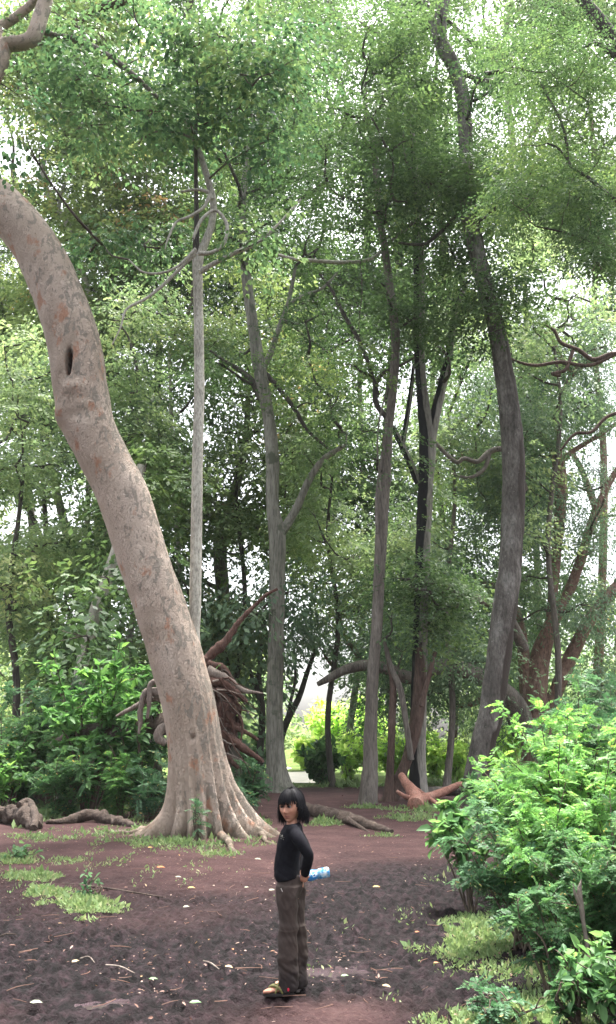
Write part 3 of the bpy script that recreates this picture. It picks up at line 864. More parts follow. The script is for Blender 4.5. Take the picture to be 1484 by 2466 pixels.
# ---- G: old spreading tree behind, with the long low arching limb
tree('old orange brown spreading tree at far right with a long low limb arching leftwards', 36, [(1300, 1900, 92), (1296, 1800, 78), (1288, 1720, 70), (1290, 1650, 58), (1306, 1560, 42), (1340, 1480, 30), (1372, 1420, 26), (1398, 1350, 24), (1425, 1260, 21), (1458, 1180, 17), (1500, 1110, 13)], 'bark_orange',
     [(1150, 1290, 140, 170, 20, 3), (1010, 1430, 110, 110, 13, 3), (1290, 960, 150, 110, 13, 4), (1330, 1440, 140, 90, 8, 4), (1100, 1530, 110, 50, 7, 3), (790, 1530, 80, 40, 4, 2.5), (1230, 1130, 120, 90, 10, 3), (1400, 820, 90, 70, 7, 3), (1230, 1720, 40, 40, 2, 2), (1420, 1640, 80, 60, 4, 5), (1400, 1300, 60, 60, 4, 4), (900, 1680, 60, 30, 4, 1), (1090, 1680, 60, 30, 4, 1), (1060, 1590, 110, 25, 5, 1), (870, 1560, 60, 30, 3, 1), (1150, 1000, 90, 60, 5, 3), (1400, 980, 80, 60, 6, 4), (1260, 1010, 60, 50, 4, 3), (1420, 1180, 60, 60, 4, 4)], 'leaf_blue',
     [{'bark': 'bark_brown', 'pts': [(1262, 1760, 64, -1), (1238, 1700, 60, -1.5), (1190, 1648, 46, -2.5), (1140, 1622, 40, -3.5), (1080, 1604, 36, -4.5), (1030, 1616, 30, -5), (985, 1632, 31, -5), (930, 1610, 29, -5), (880, 1602, 27, -5), (830, 1614, 23, -5), (795, 1632, 19, -5), (765, 1648, 12, -5)]},
      [(1310, 1740, 38), (1350, 1640, 34), (1385, 1560, 33), (1430, 1480, 30), (1500, 1400, 28), (1580, 1330, 24)],
      [(1300, 1660, 30), (1325, 1500, 24), (1338, 1350, 25), (1350, 1220, 28), (1348, 1130, 30), (1325, 1070, 22), (1290, 1040, 14)],
      [(1350, 1110, 16), (1390, 1080, 12), (1440, 1050, 11), (1500, 1010, 10)],
      [(1348, 1140, 18), (1345, 1000, 14), (1380, 900, 12), (1450, 860, 12), (1510, 850, 11)],
      [(1380, 900, 9), (1345, 850, 9), (1330, 815, 8), (1300, 790, 5)],
      [(1400, 880, 9), (1340, 870, 8), (1280, 868, 6), (1230, 855, 4)],
      [(1190, 1650, 20), (1150, 1690, 14), (1110, 1700, 9), (1085, 1705, 5)],
      [(815, 1618, 12), (795, 1595, 10), (782, 1580, 6)],
      [(1270, 1690, 34), (1250, 1500, 26), (1200, 1420, 22), (1120, 1400, 20), (1050, 1400, 16), (1000, 1380, 10)],
      [(1250, 1300, 18), (1180, 1120, 16), (1130, 1090, 16), (1090, 1105, 12), (1050, 1060, 9)],
      {'bark': 'bark_brown', 'pts': [(1262, 1180, 22, -4), (1236, 1110, 16, -5), (1212, 1082, 14, -6), (1180, 1088, 14, -6), (1150, 1112, 12, -6), (1118, 1104, 11, -6), (1096, 1112, 10, -6), (1047, 1064, 9, -6), (1020, 1030, 5, -6)]},
      {'bark': 'bark_brown', 'pts': [(1180, 1092, 10, -6), (1165, 1130, 10, -6), (1130, 1150, 8, -6), (1085, 1140, 5, -6)]},
      {'bark': 'bark_brown', 'pts': [(1262, 1560, 30, -4), (1220, 1480, 24, -5), (1160, 1445, 22, -6), (1100, 1425, 18, -6), (1045, 1400, 14, -6), (1000, 1408, 10, -6), (960, 1395, 6, -6)]},
      {'bark': 'bark_red', 'pts': [(1560, 880, 17, -7), (1484, 852, 13, -7), (1430, 866, 11, -7), (1392, 842, 10, -7), (1352, 826, 9, -7), (1335, 796, 7, -7), (1312, 782, 4, -7)]},
      {'bark': 'bark_red', 'pts': [(1484, 852, 10, -7), (1420, 880, 9, -7), (1350, 872, 9, -7), (1290, 880, 8, -7), (1240, 868, 6, -7), (1200, 840, 4, -7)]},
      {'bark': 'bark_red', 'pts': [(1380, 845, 9, -7), (1362, 890, 9, -7), (1330, 900, 8, -7), (1350, 905, 8, -7)]},
      {'bark': 'bark_red', 'pts': [(1560, 985, 12, -7), (1470, 1000, 9, -7), (1425, 1040, 8, -7), (1385, 1045, 7, -7), (1350, 1085, 5, -7)]},
      [(880, 1606, 16), (850, 1560, 12), (830, 1540, 9), (820, 1480, 6)]],
     extra=np.array([at(x, y, 30.2 + q) for x, y, q in ((1110, 1560, .3), (985, 1555, .2), (930, 1530, .3), (1150, 1600, .2))]), sides=22, L=.16, W=.06, nspray=22, nleaf=46, spray=.8, R_=1.8, droop=.5, weep=.15, r0=.08, lump=.2)

# ---- background trees; each gets the clumps nearest to it
GAPS = [(395, 85, 50, 50), (365, 120, 40, 40), (20, 320, 60, 75), (800, 505, 95, 42), (1085, 205, 40, 80), (1130, 220, 35, 60), (1105, 75, 60, 60), (870, 225, 60, 60), (1250, 320, 65, 55), (1330, 700, 130, 60),
        (1450, 1080, 70, 240), (1420, 880, 70, 80), (1460, 1330, 50, 90), (85, 1240, 90, 55), (170, 1200, 50, 60), (70, 1105, 60, 30), (720, 1490, 55, 55), (810, 1560, 60, 40), (960, 1000, 32, 30), (1180, 640, 60, 40),
        (510, 1330, 25, 30), (625, 1330, 25, 35), (760, 1690, 95, 120), (1200, 250, 60, 50), (910, 560, 50, 30), (700, 490, 40, 30), (1400, 740, 60, 40), (40, 260, 30, 40), (200, 1270, 60, 40), (640, 1440, 30, 40), (1080, 560, 40, 30), (1440, 700, 50, 60), (1450, 230, 40, 60),
        (1390, 1200, 45, 90), (480, 1290, 20, 25), (560, 1480, 20, 25), (560, 1150, 55, 60), (545, 1400, 45, 60), (590, 1560, 40, 50), (520, 1000, 40, 50)]


def in_gap(px, py, s=1.0):
    return any(((px - a) / (rx * s)) ** 2 + ((py - b) / (ry * s)) ** 2 < 1 for (a, b, rx, ry) in GAPS)


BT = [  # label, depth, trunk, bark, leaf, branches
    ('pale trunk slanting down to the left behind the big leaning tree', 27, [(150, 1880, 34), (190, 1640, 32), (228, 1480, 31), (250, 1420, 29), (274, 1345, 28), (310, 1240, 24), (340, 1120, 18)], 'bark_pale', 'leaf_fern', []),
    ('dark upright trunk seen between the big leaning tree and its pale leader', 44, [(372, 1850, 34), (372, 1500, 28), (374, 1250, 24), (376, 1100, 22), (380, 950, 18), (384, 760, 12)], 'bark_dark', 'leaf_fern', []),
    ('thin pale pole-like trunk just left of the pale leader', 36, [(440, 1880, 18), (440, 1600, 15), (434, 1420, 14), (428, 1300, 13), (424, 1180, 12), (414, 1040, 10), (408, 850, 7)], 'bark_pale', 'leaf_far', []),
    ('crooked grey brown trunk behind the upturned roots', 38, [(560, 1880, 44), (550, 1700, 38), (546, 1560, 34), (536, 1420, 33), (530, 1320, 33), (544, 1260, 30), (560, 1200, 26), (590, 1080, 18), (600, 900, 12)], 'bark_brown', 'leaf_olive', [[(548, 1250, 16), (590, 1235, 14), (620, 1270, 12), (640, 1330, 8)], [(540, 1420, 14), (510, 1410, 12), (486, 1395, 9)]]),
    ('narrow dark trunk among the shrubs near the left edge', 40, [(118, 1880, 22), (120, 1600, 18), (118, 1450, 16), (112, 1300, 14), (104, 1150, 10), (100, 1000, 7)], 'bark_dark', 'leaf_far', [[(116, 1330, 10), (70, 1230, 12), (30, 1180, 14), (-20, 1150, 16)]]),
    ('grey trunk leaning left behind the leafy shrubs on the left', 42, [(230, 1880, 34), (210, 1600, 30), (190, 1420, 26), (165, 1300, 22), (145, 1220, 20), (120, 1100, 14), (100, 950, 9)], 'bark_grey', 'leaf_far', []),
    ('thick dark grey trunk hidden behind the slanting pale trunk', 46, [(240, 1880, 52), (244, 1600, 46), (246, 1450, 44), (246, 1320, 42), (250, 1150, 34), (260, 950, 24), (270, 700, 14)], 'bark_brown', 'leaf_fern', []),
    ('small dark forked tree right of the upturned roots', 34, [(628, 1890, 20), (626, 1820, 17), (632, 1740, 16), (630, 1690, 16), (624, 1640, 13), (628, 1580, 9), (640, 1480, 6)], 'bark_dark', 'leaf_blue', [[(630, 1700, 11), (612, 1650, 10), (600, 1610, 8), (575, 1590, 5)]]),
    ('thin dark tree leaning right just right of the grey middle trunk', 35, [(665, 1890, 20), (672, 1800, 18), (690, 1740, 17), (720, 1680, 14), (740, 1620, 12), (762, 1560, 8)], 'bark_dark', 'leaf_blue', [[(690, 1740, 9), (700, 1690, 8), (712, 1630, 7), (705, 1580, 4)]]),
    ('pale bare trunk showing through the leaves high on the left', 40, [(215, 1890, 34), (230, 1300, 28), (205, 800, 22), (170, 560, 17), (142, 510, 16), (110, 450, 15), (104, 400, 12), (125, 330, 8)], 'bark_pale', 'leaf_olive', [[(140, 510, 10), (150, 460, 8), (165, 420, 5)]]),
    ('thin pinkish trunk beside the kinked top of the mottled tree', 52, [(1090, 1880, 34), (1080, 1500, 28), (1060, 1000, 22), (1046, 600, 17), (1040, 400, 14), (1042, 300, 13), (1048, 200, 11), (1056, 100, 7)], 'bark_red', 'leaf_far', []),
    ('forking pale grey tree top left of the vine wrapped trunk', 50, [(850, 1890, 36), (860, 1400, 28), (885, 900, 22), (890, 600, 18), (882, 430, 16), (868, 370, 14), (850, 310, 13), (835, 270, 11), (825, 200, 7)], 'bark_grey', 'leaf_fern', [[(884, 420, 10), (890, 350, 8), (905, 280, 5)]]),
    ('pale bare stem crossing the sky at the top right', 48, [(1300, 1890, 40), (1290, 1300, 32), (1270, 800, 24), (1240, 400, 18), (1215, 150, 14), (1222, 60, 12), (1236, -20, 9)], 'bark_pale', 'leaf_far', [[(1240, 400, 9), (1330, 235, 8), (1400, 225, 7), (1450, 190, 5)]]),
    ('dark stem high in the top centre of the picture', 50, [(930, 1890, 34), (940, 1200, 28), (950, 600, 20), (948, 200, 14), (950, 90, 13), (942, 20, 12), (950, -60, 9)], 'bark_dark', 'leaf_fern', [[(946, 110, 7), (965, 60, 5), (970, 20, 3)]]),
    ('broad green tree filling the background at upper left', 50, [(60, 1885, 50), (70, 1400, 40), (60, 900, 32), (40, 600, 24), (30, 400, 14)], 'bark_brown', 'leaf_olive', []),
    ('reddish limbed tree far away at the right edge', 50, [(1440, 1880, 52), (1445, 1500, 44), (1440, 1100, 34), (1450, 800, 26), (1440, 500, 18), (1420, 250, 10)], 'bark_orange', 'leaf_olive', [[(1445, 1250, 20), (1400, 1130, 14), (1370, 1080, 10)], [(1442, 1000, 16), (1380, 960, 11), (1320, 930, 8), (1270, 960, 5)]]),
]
clumps = [[] for _ in BT]


def scatter(n, x0, x1, y0, y1, only=None, gap=1.15):
    k = 0
    tries = 0
    while k < n and tries < n * 20:
        tries += 1
        px, py = random.uniform(x0, x1), random.uniform(y0, y1)
        if in_gap(px, py, gap): continue
        best, bi = 1e9, 0
        for i, b in enumerate(BT):
            if only and i not in only: continue
            tk = b[2]
            if py > tk[0][1] - 60: continue
            top = min(q[1] for q in tk)
            xs = np.interp(-py, [-q[1] for q in tk], [q[0] for q in tk])
            e = abs(px - xs) + max(0, top - py) * 1.2 + random.uniform(0, 130)
            if e < best: best, bi = e, i
        clumps[bi].append(at(px, py, BT[bi][1] + random.uniform(-3.5, 3.5)))
        k += 1


scatter(430, -60, 1540, -60, 780, gap=1.35)
scatter(230, -60, 1540, 700, 1250, gap=1.25)
scatter(120, -60, 760, 1100, 1600, gap=1.15)
scatter(85, 700, 1500, 1150, 1600, gap=1.15)
scatter(50, -60, 1540, 1400, 1700, gap=1.2)
scatter(50, -40, 430, 380, 1100)
scatter(95, 680, 1540, -40, 720, gap=1.1)
scatter(40, -40, 700, -40, 420, gap=1.1)
for i, (lab, d, trk, bk, lf, brs) in enumerate(BT):
    if d >= 40 and i > 8:
        trk = [(q[0] + (0 if q[1] < 600 else 22 * math.sin(q[1] * .006 + i * 1.7)), q[1], q[2] * (.5 if q[1] > 600 else .9)) for q in trk]
        BT[i] = (lab, d, trk, bk, lf, brs)
for i, (lab, d, trk, bk, lf, brs) in enumerate(BT):
    ex = np.array(clumps[i]).reshape(-1, 3)
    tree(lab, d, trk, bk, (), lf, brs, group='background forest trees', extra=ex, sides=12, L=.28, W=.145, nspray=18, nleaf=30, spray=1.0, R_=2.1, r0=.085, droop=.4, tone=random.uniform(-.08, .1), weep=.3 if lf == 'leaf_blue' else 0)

# understory trees with crooked thin trunks whose leaves fill the middle height
for (lab, d, trk, bk, lf, cr) in [
    ('low leafy tree at the left edge whose leaves hang over the undergrowth', 31, [(30, 1900, 22), (40, 1650, 18), (20, 1450, 15), (45, 1250, 11), (60, 1100, 6)], 'bark_dark', 'leaf_far', [(60, 1120, 110, 70, 8, 3), (40, 1420, 110, 90, 9, 3), (60, 900, 110, 120, 11, 3), (130, 1330, 70, 60, 4, 2)]),
    ('crooked small tree with soft green leaves behind the bend of the leaning trunk', 33, [(330, 1900, 20), (310, 1600, 16), (335, 1350, 13), (320, 1150, 10), (340, 950, 6)], 'bark_grey', 'leaf_far', [(300, 1000, 90, 130, 11, 3), (350, 760, 90, 90, 8, 3), (250, 1350, 80, 80, 6, 3), (400, 1150, 60, 100, 7, 2)]),
    ('slim leafy tree filling the space between the pale leader and the grey trunk', 35, [(540, 1890, 18), (560, 1700, 15), (590, 1450, 12), (570, 1200, 9), (575, 1050, 6)], 'bark_dark', 'leaf_far', [(560, 1020, 70, 120, 9, 3), (545, 1300, 60, 100, 6, 3), (570, 1500, 70, 80, 6, 2), (510, 820, 60, 70, 5, 2)]),
    ('drooping leafy tree between the grey trunk and the vine wrapped trunk', 34, [(800, 1893, 16), (790, 1720, 14), (815, 1500, 12), (790, 1300, 9), (800, 1150, 6)], 'bark_dark', 'leaf_far', [(790, 1280, 90, 110, 10, 3), (760, 1080, 80, 80, 6, 3), (840, 1420, 60, 60, 4, 2), (730, 1400, 40, 40, 2, 2)]),
    ('bushy small tree behind the dark streaked trunk', 33, [(1075, 1895, 18), (1090, 1700, 15), (1075, 1450, 12), (1095, 1200, 9), (1080, 1000, 6)], 'bark_brown', 'leaf_far', [(1080, 1060, 90, 90, 8, 3), (960, 1250, 60, 90, 6, 3), (1120, 830, 70, 80, 5, 3), (1050, 1350, 60, 60, 4, 2)]),
    ('airy leafy tree right of the tall mottled trunk', 33, [(1330, 1900, 20), (1345, 1600, 16), (1320, 1300, 13), (1350, 1000, 10), (1330, 800, 6)], 'bark_brown', 'leaf_far', [(1330, 850, 110, 90, 9, 3), (1270, 1130, 60, 70, 4, 3), (1270, 1350, 60, 70, 3, 3), (1430, 700, 60, 50, 3, 3), (1300, 620, 90, 60, 5, 3)])]:
    tree(lab, d, trk, bk, cr, lf, (), group='small trees of the understory', sides=10, L=.2, W=.1, nspray=18, nleaf=28, spray=.75, R_=1.6, r0=.08, tone=.03, twig='bark_dark', droop=.4)

# far wood beyond the clearing: reads as one mass
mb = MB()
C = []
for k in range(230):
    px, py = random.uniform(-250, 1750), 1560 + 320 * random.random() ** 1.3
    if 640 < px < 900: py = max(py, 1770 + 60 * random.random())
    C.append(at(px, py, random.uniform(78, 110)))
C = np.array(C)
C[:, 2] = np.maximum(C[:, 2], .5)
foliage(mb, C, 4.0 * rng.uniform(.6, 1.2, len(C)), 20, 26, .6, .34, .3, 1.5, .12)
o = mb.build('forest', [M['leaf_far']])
tag(o, 'far off wood beyond the bright clearing', 'forest', kind='stuff')


# ------------------------------------------------------------------ shrubs
def shrub(label, px, d, h, spread, leaf, kind='pinnate', stems=9, nl=260, L=.22, tone=0.0, lean=(0, 0), name='shrub', cat='shrub', group=None, stemr=.012, low=.15, base=None, upright=.0):
    b = at(px, 1900, d)
    b[2] = float(gz(b[0], b[1])) - .02
    t = thing(name, label, cat, (b[0], b[1], b[2]), group)
    sm, lm = MB(), MB()
    pts, dirs = [], []
    for s in range(stems):
        a = random.uniform(0, 2 * math.pi)
        q = math.sqrt(random.random())
        hh = h * random.uniform(.55, 1.0) * (1 - .35 * q * q)
        tip = b + np.array([lean[0] + spread * q * math.cos(a), lean[1] + spread * q * math.sin(a), hh])
        f = b + np.array([random.uniform(-.12, .12) * spread, random.uniform(-.12, .12) * spread, 0])
        mid = f + (tip - f) * .5 + np.array([random.uniform(-.1, .1), random.uniform(-.1, .1), .12 * h])
        C, _ = tube(sm, [f, mid, tip], [stemr, stemr * .7, stemr * .25], n=14, sides=5, cap=False)
        for k in range(len(C)):
            if C[k][2] - b[2] > low * h:
                pts.append(C[k]); dirs.append(C[min(k + 1, 13)] - C[max(k - 1, 0)])
        for e in range(4):                                              # side twigs
            k = random.randint(4, 12)
            v = unit(np.array([random.uniform(-1, 1), random.uniform(-1, 1), random.uniform(-.1, .8)]))
            l = spread * random.uniform(.2, .5)
            T, _ = tube(sm, [C[k], C[k] + v * l * .5 + np.array([0, 0, .03]), C[k] + v * l], [stemr * .45, stemr * .3, stemr * .12], n=7, sides=4, cap=False)
            for q2 in range(2, 7):
                if T[q2][2] - b[2] > low * h * .6:
                    pts.append(T[q2]); dirs.append(v)
    pts, dirs = np.array(pts), unit(np.array(dirs))
    idx = rng.integers(0, len(pts), nl)
    hgt = (pts[idx, 2] - b[2]) / h
    base_t = np.clip(.42 + tone + .28 * (hgt - .5) + rng.normal(0, .12, nl), 0, 1)   # leaves lighter and yellower towards the top
    P = pts[idx] + rng.normal(0, .015, (nl, 3))
    D = unit(rng.normal(size=(nl, 3)) * np.array([1, 1, .45]) + dirs[idx] * .4 + np.array([0, 0, .1 + upright]))
    if kind == 'pinnate':
        k = 10
        up = unit(np.array([0, 0, 1.0]) + rng.normal(0, .4, (nl, 3)))
        S = unit(np.cross(up, D))
        Nn = np.cross(D, S)
        Ls = L * rng.uniform(.6, 1.2, nl)
        tt = (np.arange(k) + 1) / k
        PP, DD, NN, LL, AA = [], [], [], [], []
        for j in range(k):
            c = P + D * (Ls * tt[j])[:, None] - np.array([0, 0, 1.0]) * (Ls * .3 * tt[j] ** 2)[:, None]
            for sg in (-1, 1):
                PP.append(c); DD.append(D * .45 + S * sg + rng.normal(0, .12, (nl, 3)) - np.array([0, 0, .25]))
                NN.append(Nn + rng.normal(0, .25, (nl, 3))); LL.append(Ls * (.30 - .13 * abs(tt[j] - .45))); AA.append(np.clip(base_t + rng.normal(0, .04, nl), 0, 1))
        LL = np.concatenate(LL)
        leaves(lm, np.concatenate(PP), np.concatenate(DD), np.concatenate(NN), LL, LL * .46, np.where(rng.random(nl * 20) < .012, 1.0, np.minimum(np.concatenate(AA), .93)))
        for q in range(0, nl, 3):                                       # leaf stalks
            e = P[q] + D[q] * Ls[q] - np.array([0, 0, .3 * Ls[q]])
            tube(lm, [P[q], P[q] + D[q] * Ls[q] * .5 - np.array([0, 0, .075 * Ls[q]]), e], [.0018, .0014, .0007], n=4, sides=3, m=1, cap=False)
    else:
        per = 3
        Pq = np.repeat(P, per, 0) + rng.normal(0, .02, (nl * per, 3))
        Dq = np.repeat(D, per, 0) + rng.normal(0, .6, (nl * per, 3)) - np.array([0, 0, .15])
        Nq = np.array([0, 0, 1.0]) + rng.normal(0, .4, (nl * per, 3))
        Ls = L * rng.uniform(.5, 1.2, nl * per)
        leaves(lm, Pq, Dq, Nq, Ls, Ls * .52, np.clip(np.repeat(base_t, per) + rng.normal(0, .06, nl * per), 0, 1), fold=.16, shape='broad')
    sm.build('stem', M['stem'], t)
    lm.build('foliage', [M[leaf], M['stem']], t, smooth=True)
    return t


GR = 'shrubs crowding in from the right'
shrub('big yellow green feathery shrub filling the right edge of the path', 1385, 8.8, 2.15, 1.1, 'leaf_bright', stems=28, nl=3600, L=.15, tone=.02, group=GR)
shrub('tall blue green feathery shrub rising highest at the right edge', 1500, 11.5, 3.1, 1.35, 'leaf_teal', stems=22, nl=2000, L=.2, tone=-.02, group=GR)
shrub('feathery lime shrub in front of the mottled trunk', 1235, 12, 1.75, .6, 'leaf_bright', stems=16, nl=1200, L=.18, tone=.12, group=GR)
shrub('broad leaved young plant at the left tip of the right-hand thicket', 1118, 9.3, 1.3, .42, 'leaf_shrub', 'broad', stems=8, nl=130, L=.16, tone=.08, group=GR, low=.45)
shrub('blue green feathery shrub overhanging the mud with bare stems below', 1228, 7.6, 1.3, .6, 'leaf_teal', stems=13, nl=900, L=.135, tone=.05, group=GR, low=.42)
shrub('dark green feathery shrub at the right edge, with a snapped stick beside it', 1450, 6.6, 1.45, .62, 'leaf_shrub', stems=18, nl=2200, L=.115, tone=-.04, group=GR, low=.12)
shrub('yellow green feathery shrub nestling between the overhanging shrub and the right edge', 1345, 7.4, 1.5, .6, 'leaf_bright', stems=16, nl=1700, L=.125, tone=.02, group=GR, low=.25)
shrub('airy sprig-like feathery sapling standing above the big yellow green shrub', 1415, 9.4, 2.75, .75, 'leaf_shrub', stems=7, nl=420, L=.19, tone=.08, group=GR, low=.45)
shrub('loose feathery sapling leaning over the left side of the lime shrub', 1230, 10.6, 1.9, .5, 'leaf_shrub', stems=6, nl=240, L=.19, tone=.02, group=GR, low=.4, lean=(-.15, 0))
shrub('low broad leaved plant in the bottom right corner', 1440, 5.45, .55, .42, 'leaf_shrub', 'broad', stems=10, nl=150, L=.1, tone=.08, group=GR, low=.2)
shrub('small dark feathery seedling with thin bare stems above the low grass', 1290, 6.3, .85, .32, 'leaf_shrub', stems=6, nl=170, L=.15, tone=-.12, group=GR, low=.4)
shrub('grey green fern-like plant at the mud edge near the bottom', 1185, 5.75, .26, .26, 'leaf_teal', stems=7, nl=90, L=.13, tone=.0, group=GR, low=.1)
shrub('low leafy seedling beneath the dark shrub near the bottom right', 1345, 5.6, .42, .3, 'leaf_shrub', 'broad', stems=8, nl=80, L=.075, tone=0, group=GR, low=.2)
shrub('mid green feathery shrub between the lime and the big yellow green shrubs', 1310, 10.2, 1.55, .75, 'leaf_shrub', stems=16, nl=1300, L=.17, tone=.05, group=GR)
shrub('feathery shrub half hidden behind the big yellow green one', 1450, 9.8, 1.9, .9, 'leaf_shrub', stems=16, nl=1300, L=.18, tone=0, group=GR)
shrub('small leafy plant at the foot of the mottled trunk', 1165, 17, 1.1, .7, 'leaf_shrub', 'broad', stems=9, nl=160, L=.2, tone=.1, group=GR)

GL = 'undergrowth on the left'
shrub('tall broad leaved shrub with bright whorls of leaves left of the leaning trunk', 215, 21.2, 4.7, 1.6, 'leaf_bright', 'broad', stems=17, nl=900, L=.26, tone=-.05, group=GL, stemr=.03, low=.4)
shrub('leafy shrub pressed against the left side of the leaning trunk', 330, 20.5, 3.4, .9, 'leaf_shrub', 'broad', stems=9, nl=240, L=.24, tone=.05, group=GL, stemr=.02, low=.45)
shrub('feathery bush at the far left edge with yellowish tips', 15, 22.5, 3.7, 1.5, 'leaf_shrub', stems=14, nl=620, L=.36, tone=.1, group=GL, stemr=.02)
shrub('feathery bush between the left edge and the broad leaved shrub', 120, 23.5, 2.6, 1.4, 'leaf_shrub', stems=12, nl=480, L=.36, tone=0, group=GL, stemr=.02)
shrub('bluish low bush at the left foot of the leaning trunk', 365, 19.6, 1.45, .75, 'leaf_teal', stems=12, nl=420, L=.28, tone=-.02, group=GL, low=.05)
shrub('low bush behind the grassy strip on the left', 235, 22.3, 1.4, 1.1, 'leaf_shrub', stems=12, nl=420, L=.34, tone=.02, group=GL, low=.05)
shrub('dark low bush behind the log end at the left edge', 40, 22.8, 1.2, 1.1, 'leaf_teal', stems=10, nl=340, L=.34, tone=-.08, group=GL, low=.05)
shrub('green bush between the leaning tree and the grey middle trunk', 590, 20, 1.4, .5, 'leaf_teal', stems=12, nl=420, L=.26, tone=0, group=GL, low=.05)
shrub('small bush hugging the right-hand roots of the leaning tree', 560, 18.2, .9, .4, 'leaf_teal', stems=9, nl=230, L=.24, tone=-.05, group=GL, low=.05)
shrub('fern sprig growing against the pale leader', 515, 20, 3.9, .5, 'leaf_shrub', stems=4, nl=110, L=.3, tone=.1, group=GL, low=.8)
shrub('little seedling on the bare soil beside the left grass tufts', 235, 9.9, .24, .16, 'leaf_teal', 'broad', stems=4, nl=14, L=.09, tone=.1, name='seedling', cat='seedling', low=.5)
shrub('pale leafed seedling in the grass at the left edge', 68, 12.7, .2, .22, 'leaf_teal', 'broad', stems=5, nl=20, L=.13, tone=.25, name='seedling', cat='seedling', low=.3)
shrub('thin sprig of leaves in front of the big root flare', 478, 14.6, .95, .14, 'leaf_teal', stems=4, nl=40, L=.15, tone=.1, name='seedling', cat='seedling', low=.3)

shrub('dense mid green bush in front of the fallen trunk on the left', 150, 20.3, 2.0, .95, 'leaf_shrub', stems=16, nl=620, L=.3, tone=.0, group=GL, low=.03)
shrub('ferny bush beneath the tall broad leaved shrub', 290, 20.1, 1.8, .75, 'leaf_bright', stems=12, nl=420, L=.26, tone=-.1, group=GL, low=.05)
shrub('yellowish leafy bush low at the far left edge', -10, 21.6, 1.9, .9, 'leaf_bright', 'broad', stems=12, nl=260, L=.2, tone=.05, group=GL, low=.1)
shrub('tall dark feathery bush behind the fallen trunk on the left', 90, 24, 4.2, 1.6, 'leaf_teal', stems=16, nl=800, L=.42, tone=-.05, group=GL, stemr=.02, low=.2)
shrub('tall green feathery bush behind the leaning trunk on its left', 300, 25, 3.6, 1.5, 'leaf_shrub', stems=14, nl=700, L=.42, tone=-.05, group=GL, stemr=.02, low=.2)
GF = 'sunlit bushes beyond the crest'
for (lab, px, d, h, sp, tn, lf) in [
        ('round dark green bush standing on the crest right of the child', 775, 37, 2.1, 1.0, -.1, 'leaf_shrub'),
        ('pale lime bush peeping out left of the round dark bush', 742, 50, 2.4, .7, .25, 'leaf_lime_sunlit'),
        ('bright lime bush between the round bush and the vine wrapped trunk', 840, 42, 3.0, 1.3, .2, 'leaf_lime_sunlit'),
        ('bright bush behind the reddish stems', 950, 43, 2.8, 1.6, .15, 'leaf_lime_sunlit'),
        ('bright bush right of the dark streaked trunk', 1050, 42, 3.0, 1.5, .12, 'leaf_lime_sunlit'),
        ('yellow green bush behind the forked fallen branch', 1100, 39, 2.2, 1.2, .2, 'leaf_lime_sunlit'),
        ('pale bush far beyond the crest above the round bush', 790, 58, 5.0, 2.4, .2, 'leaf_lime_sunlit'),
        ('tall soft green bush far behind the vine wrapped trunk', 890, 56, 5.5, 2.6, .05, 'leaf_lime_sunlit'),
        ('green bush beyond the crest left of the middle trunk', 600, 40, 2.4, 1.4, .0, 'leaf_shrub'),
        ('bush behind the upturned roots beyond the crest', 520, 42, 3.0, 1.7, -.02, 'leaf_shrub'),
        ('bush in the gap behind the old spreading tree', 1220, 44, 3.2, 1.8, .05, 'leaf_lime_sunlit')]:
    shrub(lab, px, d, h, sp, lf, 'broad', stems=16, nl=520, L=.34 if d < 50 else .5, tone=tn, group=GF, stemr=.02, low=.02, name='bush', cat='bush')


# ------------------------------------------------------------------ dead wood
def log_thing(name, label, cat, pts, mat_, group=None, sides=16, lump=.25, extra=(), n=None):
    """pts: world points with radius"""
    P = np.array([p[:3] for p in pts]); r = np.array([p[3] for p in pts])
    mb = MB()
    tube(mb, P, r, n=n or len(P) * 9, sides=sides, lump=lump, seed=len(label))
    for e in extra:
        E = np.array([p[:3] for p in e]); er = np.array([p[3] for p in e])
        tube(mb, E, er, n=len(E) * 8, sides=10, lump=.2, seed=7)
    off = np.array([P[:, 0].mean(), P[:, 1].mean(), 0])
    o = bpy.data.objects.new(name, mb.mesh(name, [M[mat_]], off))
    o.location = off
    col.objects.link(o)
    return tag(o, label, cat, group)


def gp(px, py, z, r):
    p = on_ground(px, py)
    return (p[0], p[1], float(gz(p[0], p[1])) + z, r)


log_thing('fallen_log', 'long rotting brown log lying on the soil behind the child', 'log', [gp(690, 1956, .12, .1), gp(740, 1968, .12, .13), gp(790, 1978, .1, .135), gp(850, 1992, .08, .12), gp(900, 2003, .05, .09), gp(945, 2012, .02, .04)], 'logwood', sides=28, lump=.5, n=90, extra=[[gp(760, 1972, .16, .05), gp(800, 1979, .2, .04), gp(850, 1988, .17, .03)], [gp(840, 1994, .1, .06), gp(870, 2002, .02, .04), gp(890, 2010, -.03, .03)]])
log_thing('fallen_log', 'low bent log between the grass and the left root of the leaning tree', 'log', [gp(112, 1984, .03, .05), gp(150, 1984, .05, .08), gp(185, 1980, .1, .11), gp(225, 1978, .15, .13), gp(260, 1982, .1, .11), gp(305, 1990, .03, .09), gp(330, 1994, .0, .06)], 'logwood', sides=24, lump=.7, n=80)
log_thing('fallen_log', 'curled grey log end at the left edge of the soil', 'log', [gp(-60, 1985, .14, .15), gp(0, 1982, .16, .17), gp(40, 1985, .2, .19), gp(66, 1992, .17, .17), gp(84, 2000, .06, .12)], 'logwood', sides=28, lump=.7, n=70,
          extra=[[gp(40, 1990, .42, .06), gp(64, 1985, .45, .08), gp(82, 1996, .25, .08), gp(80, 2004, .05, .07)]])
d_ = dist_of(1947)
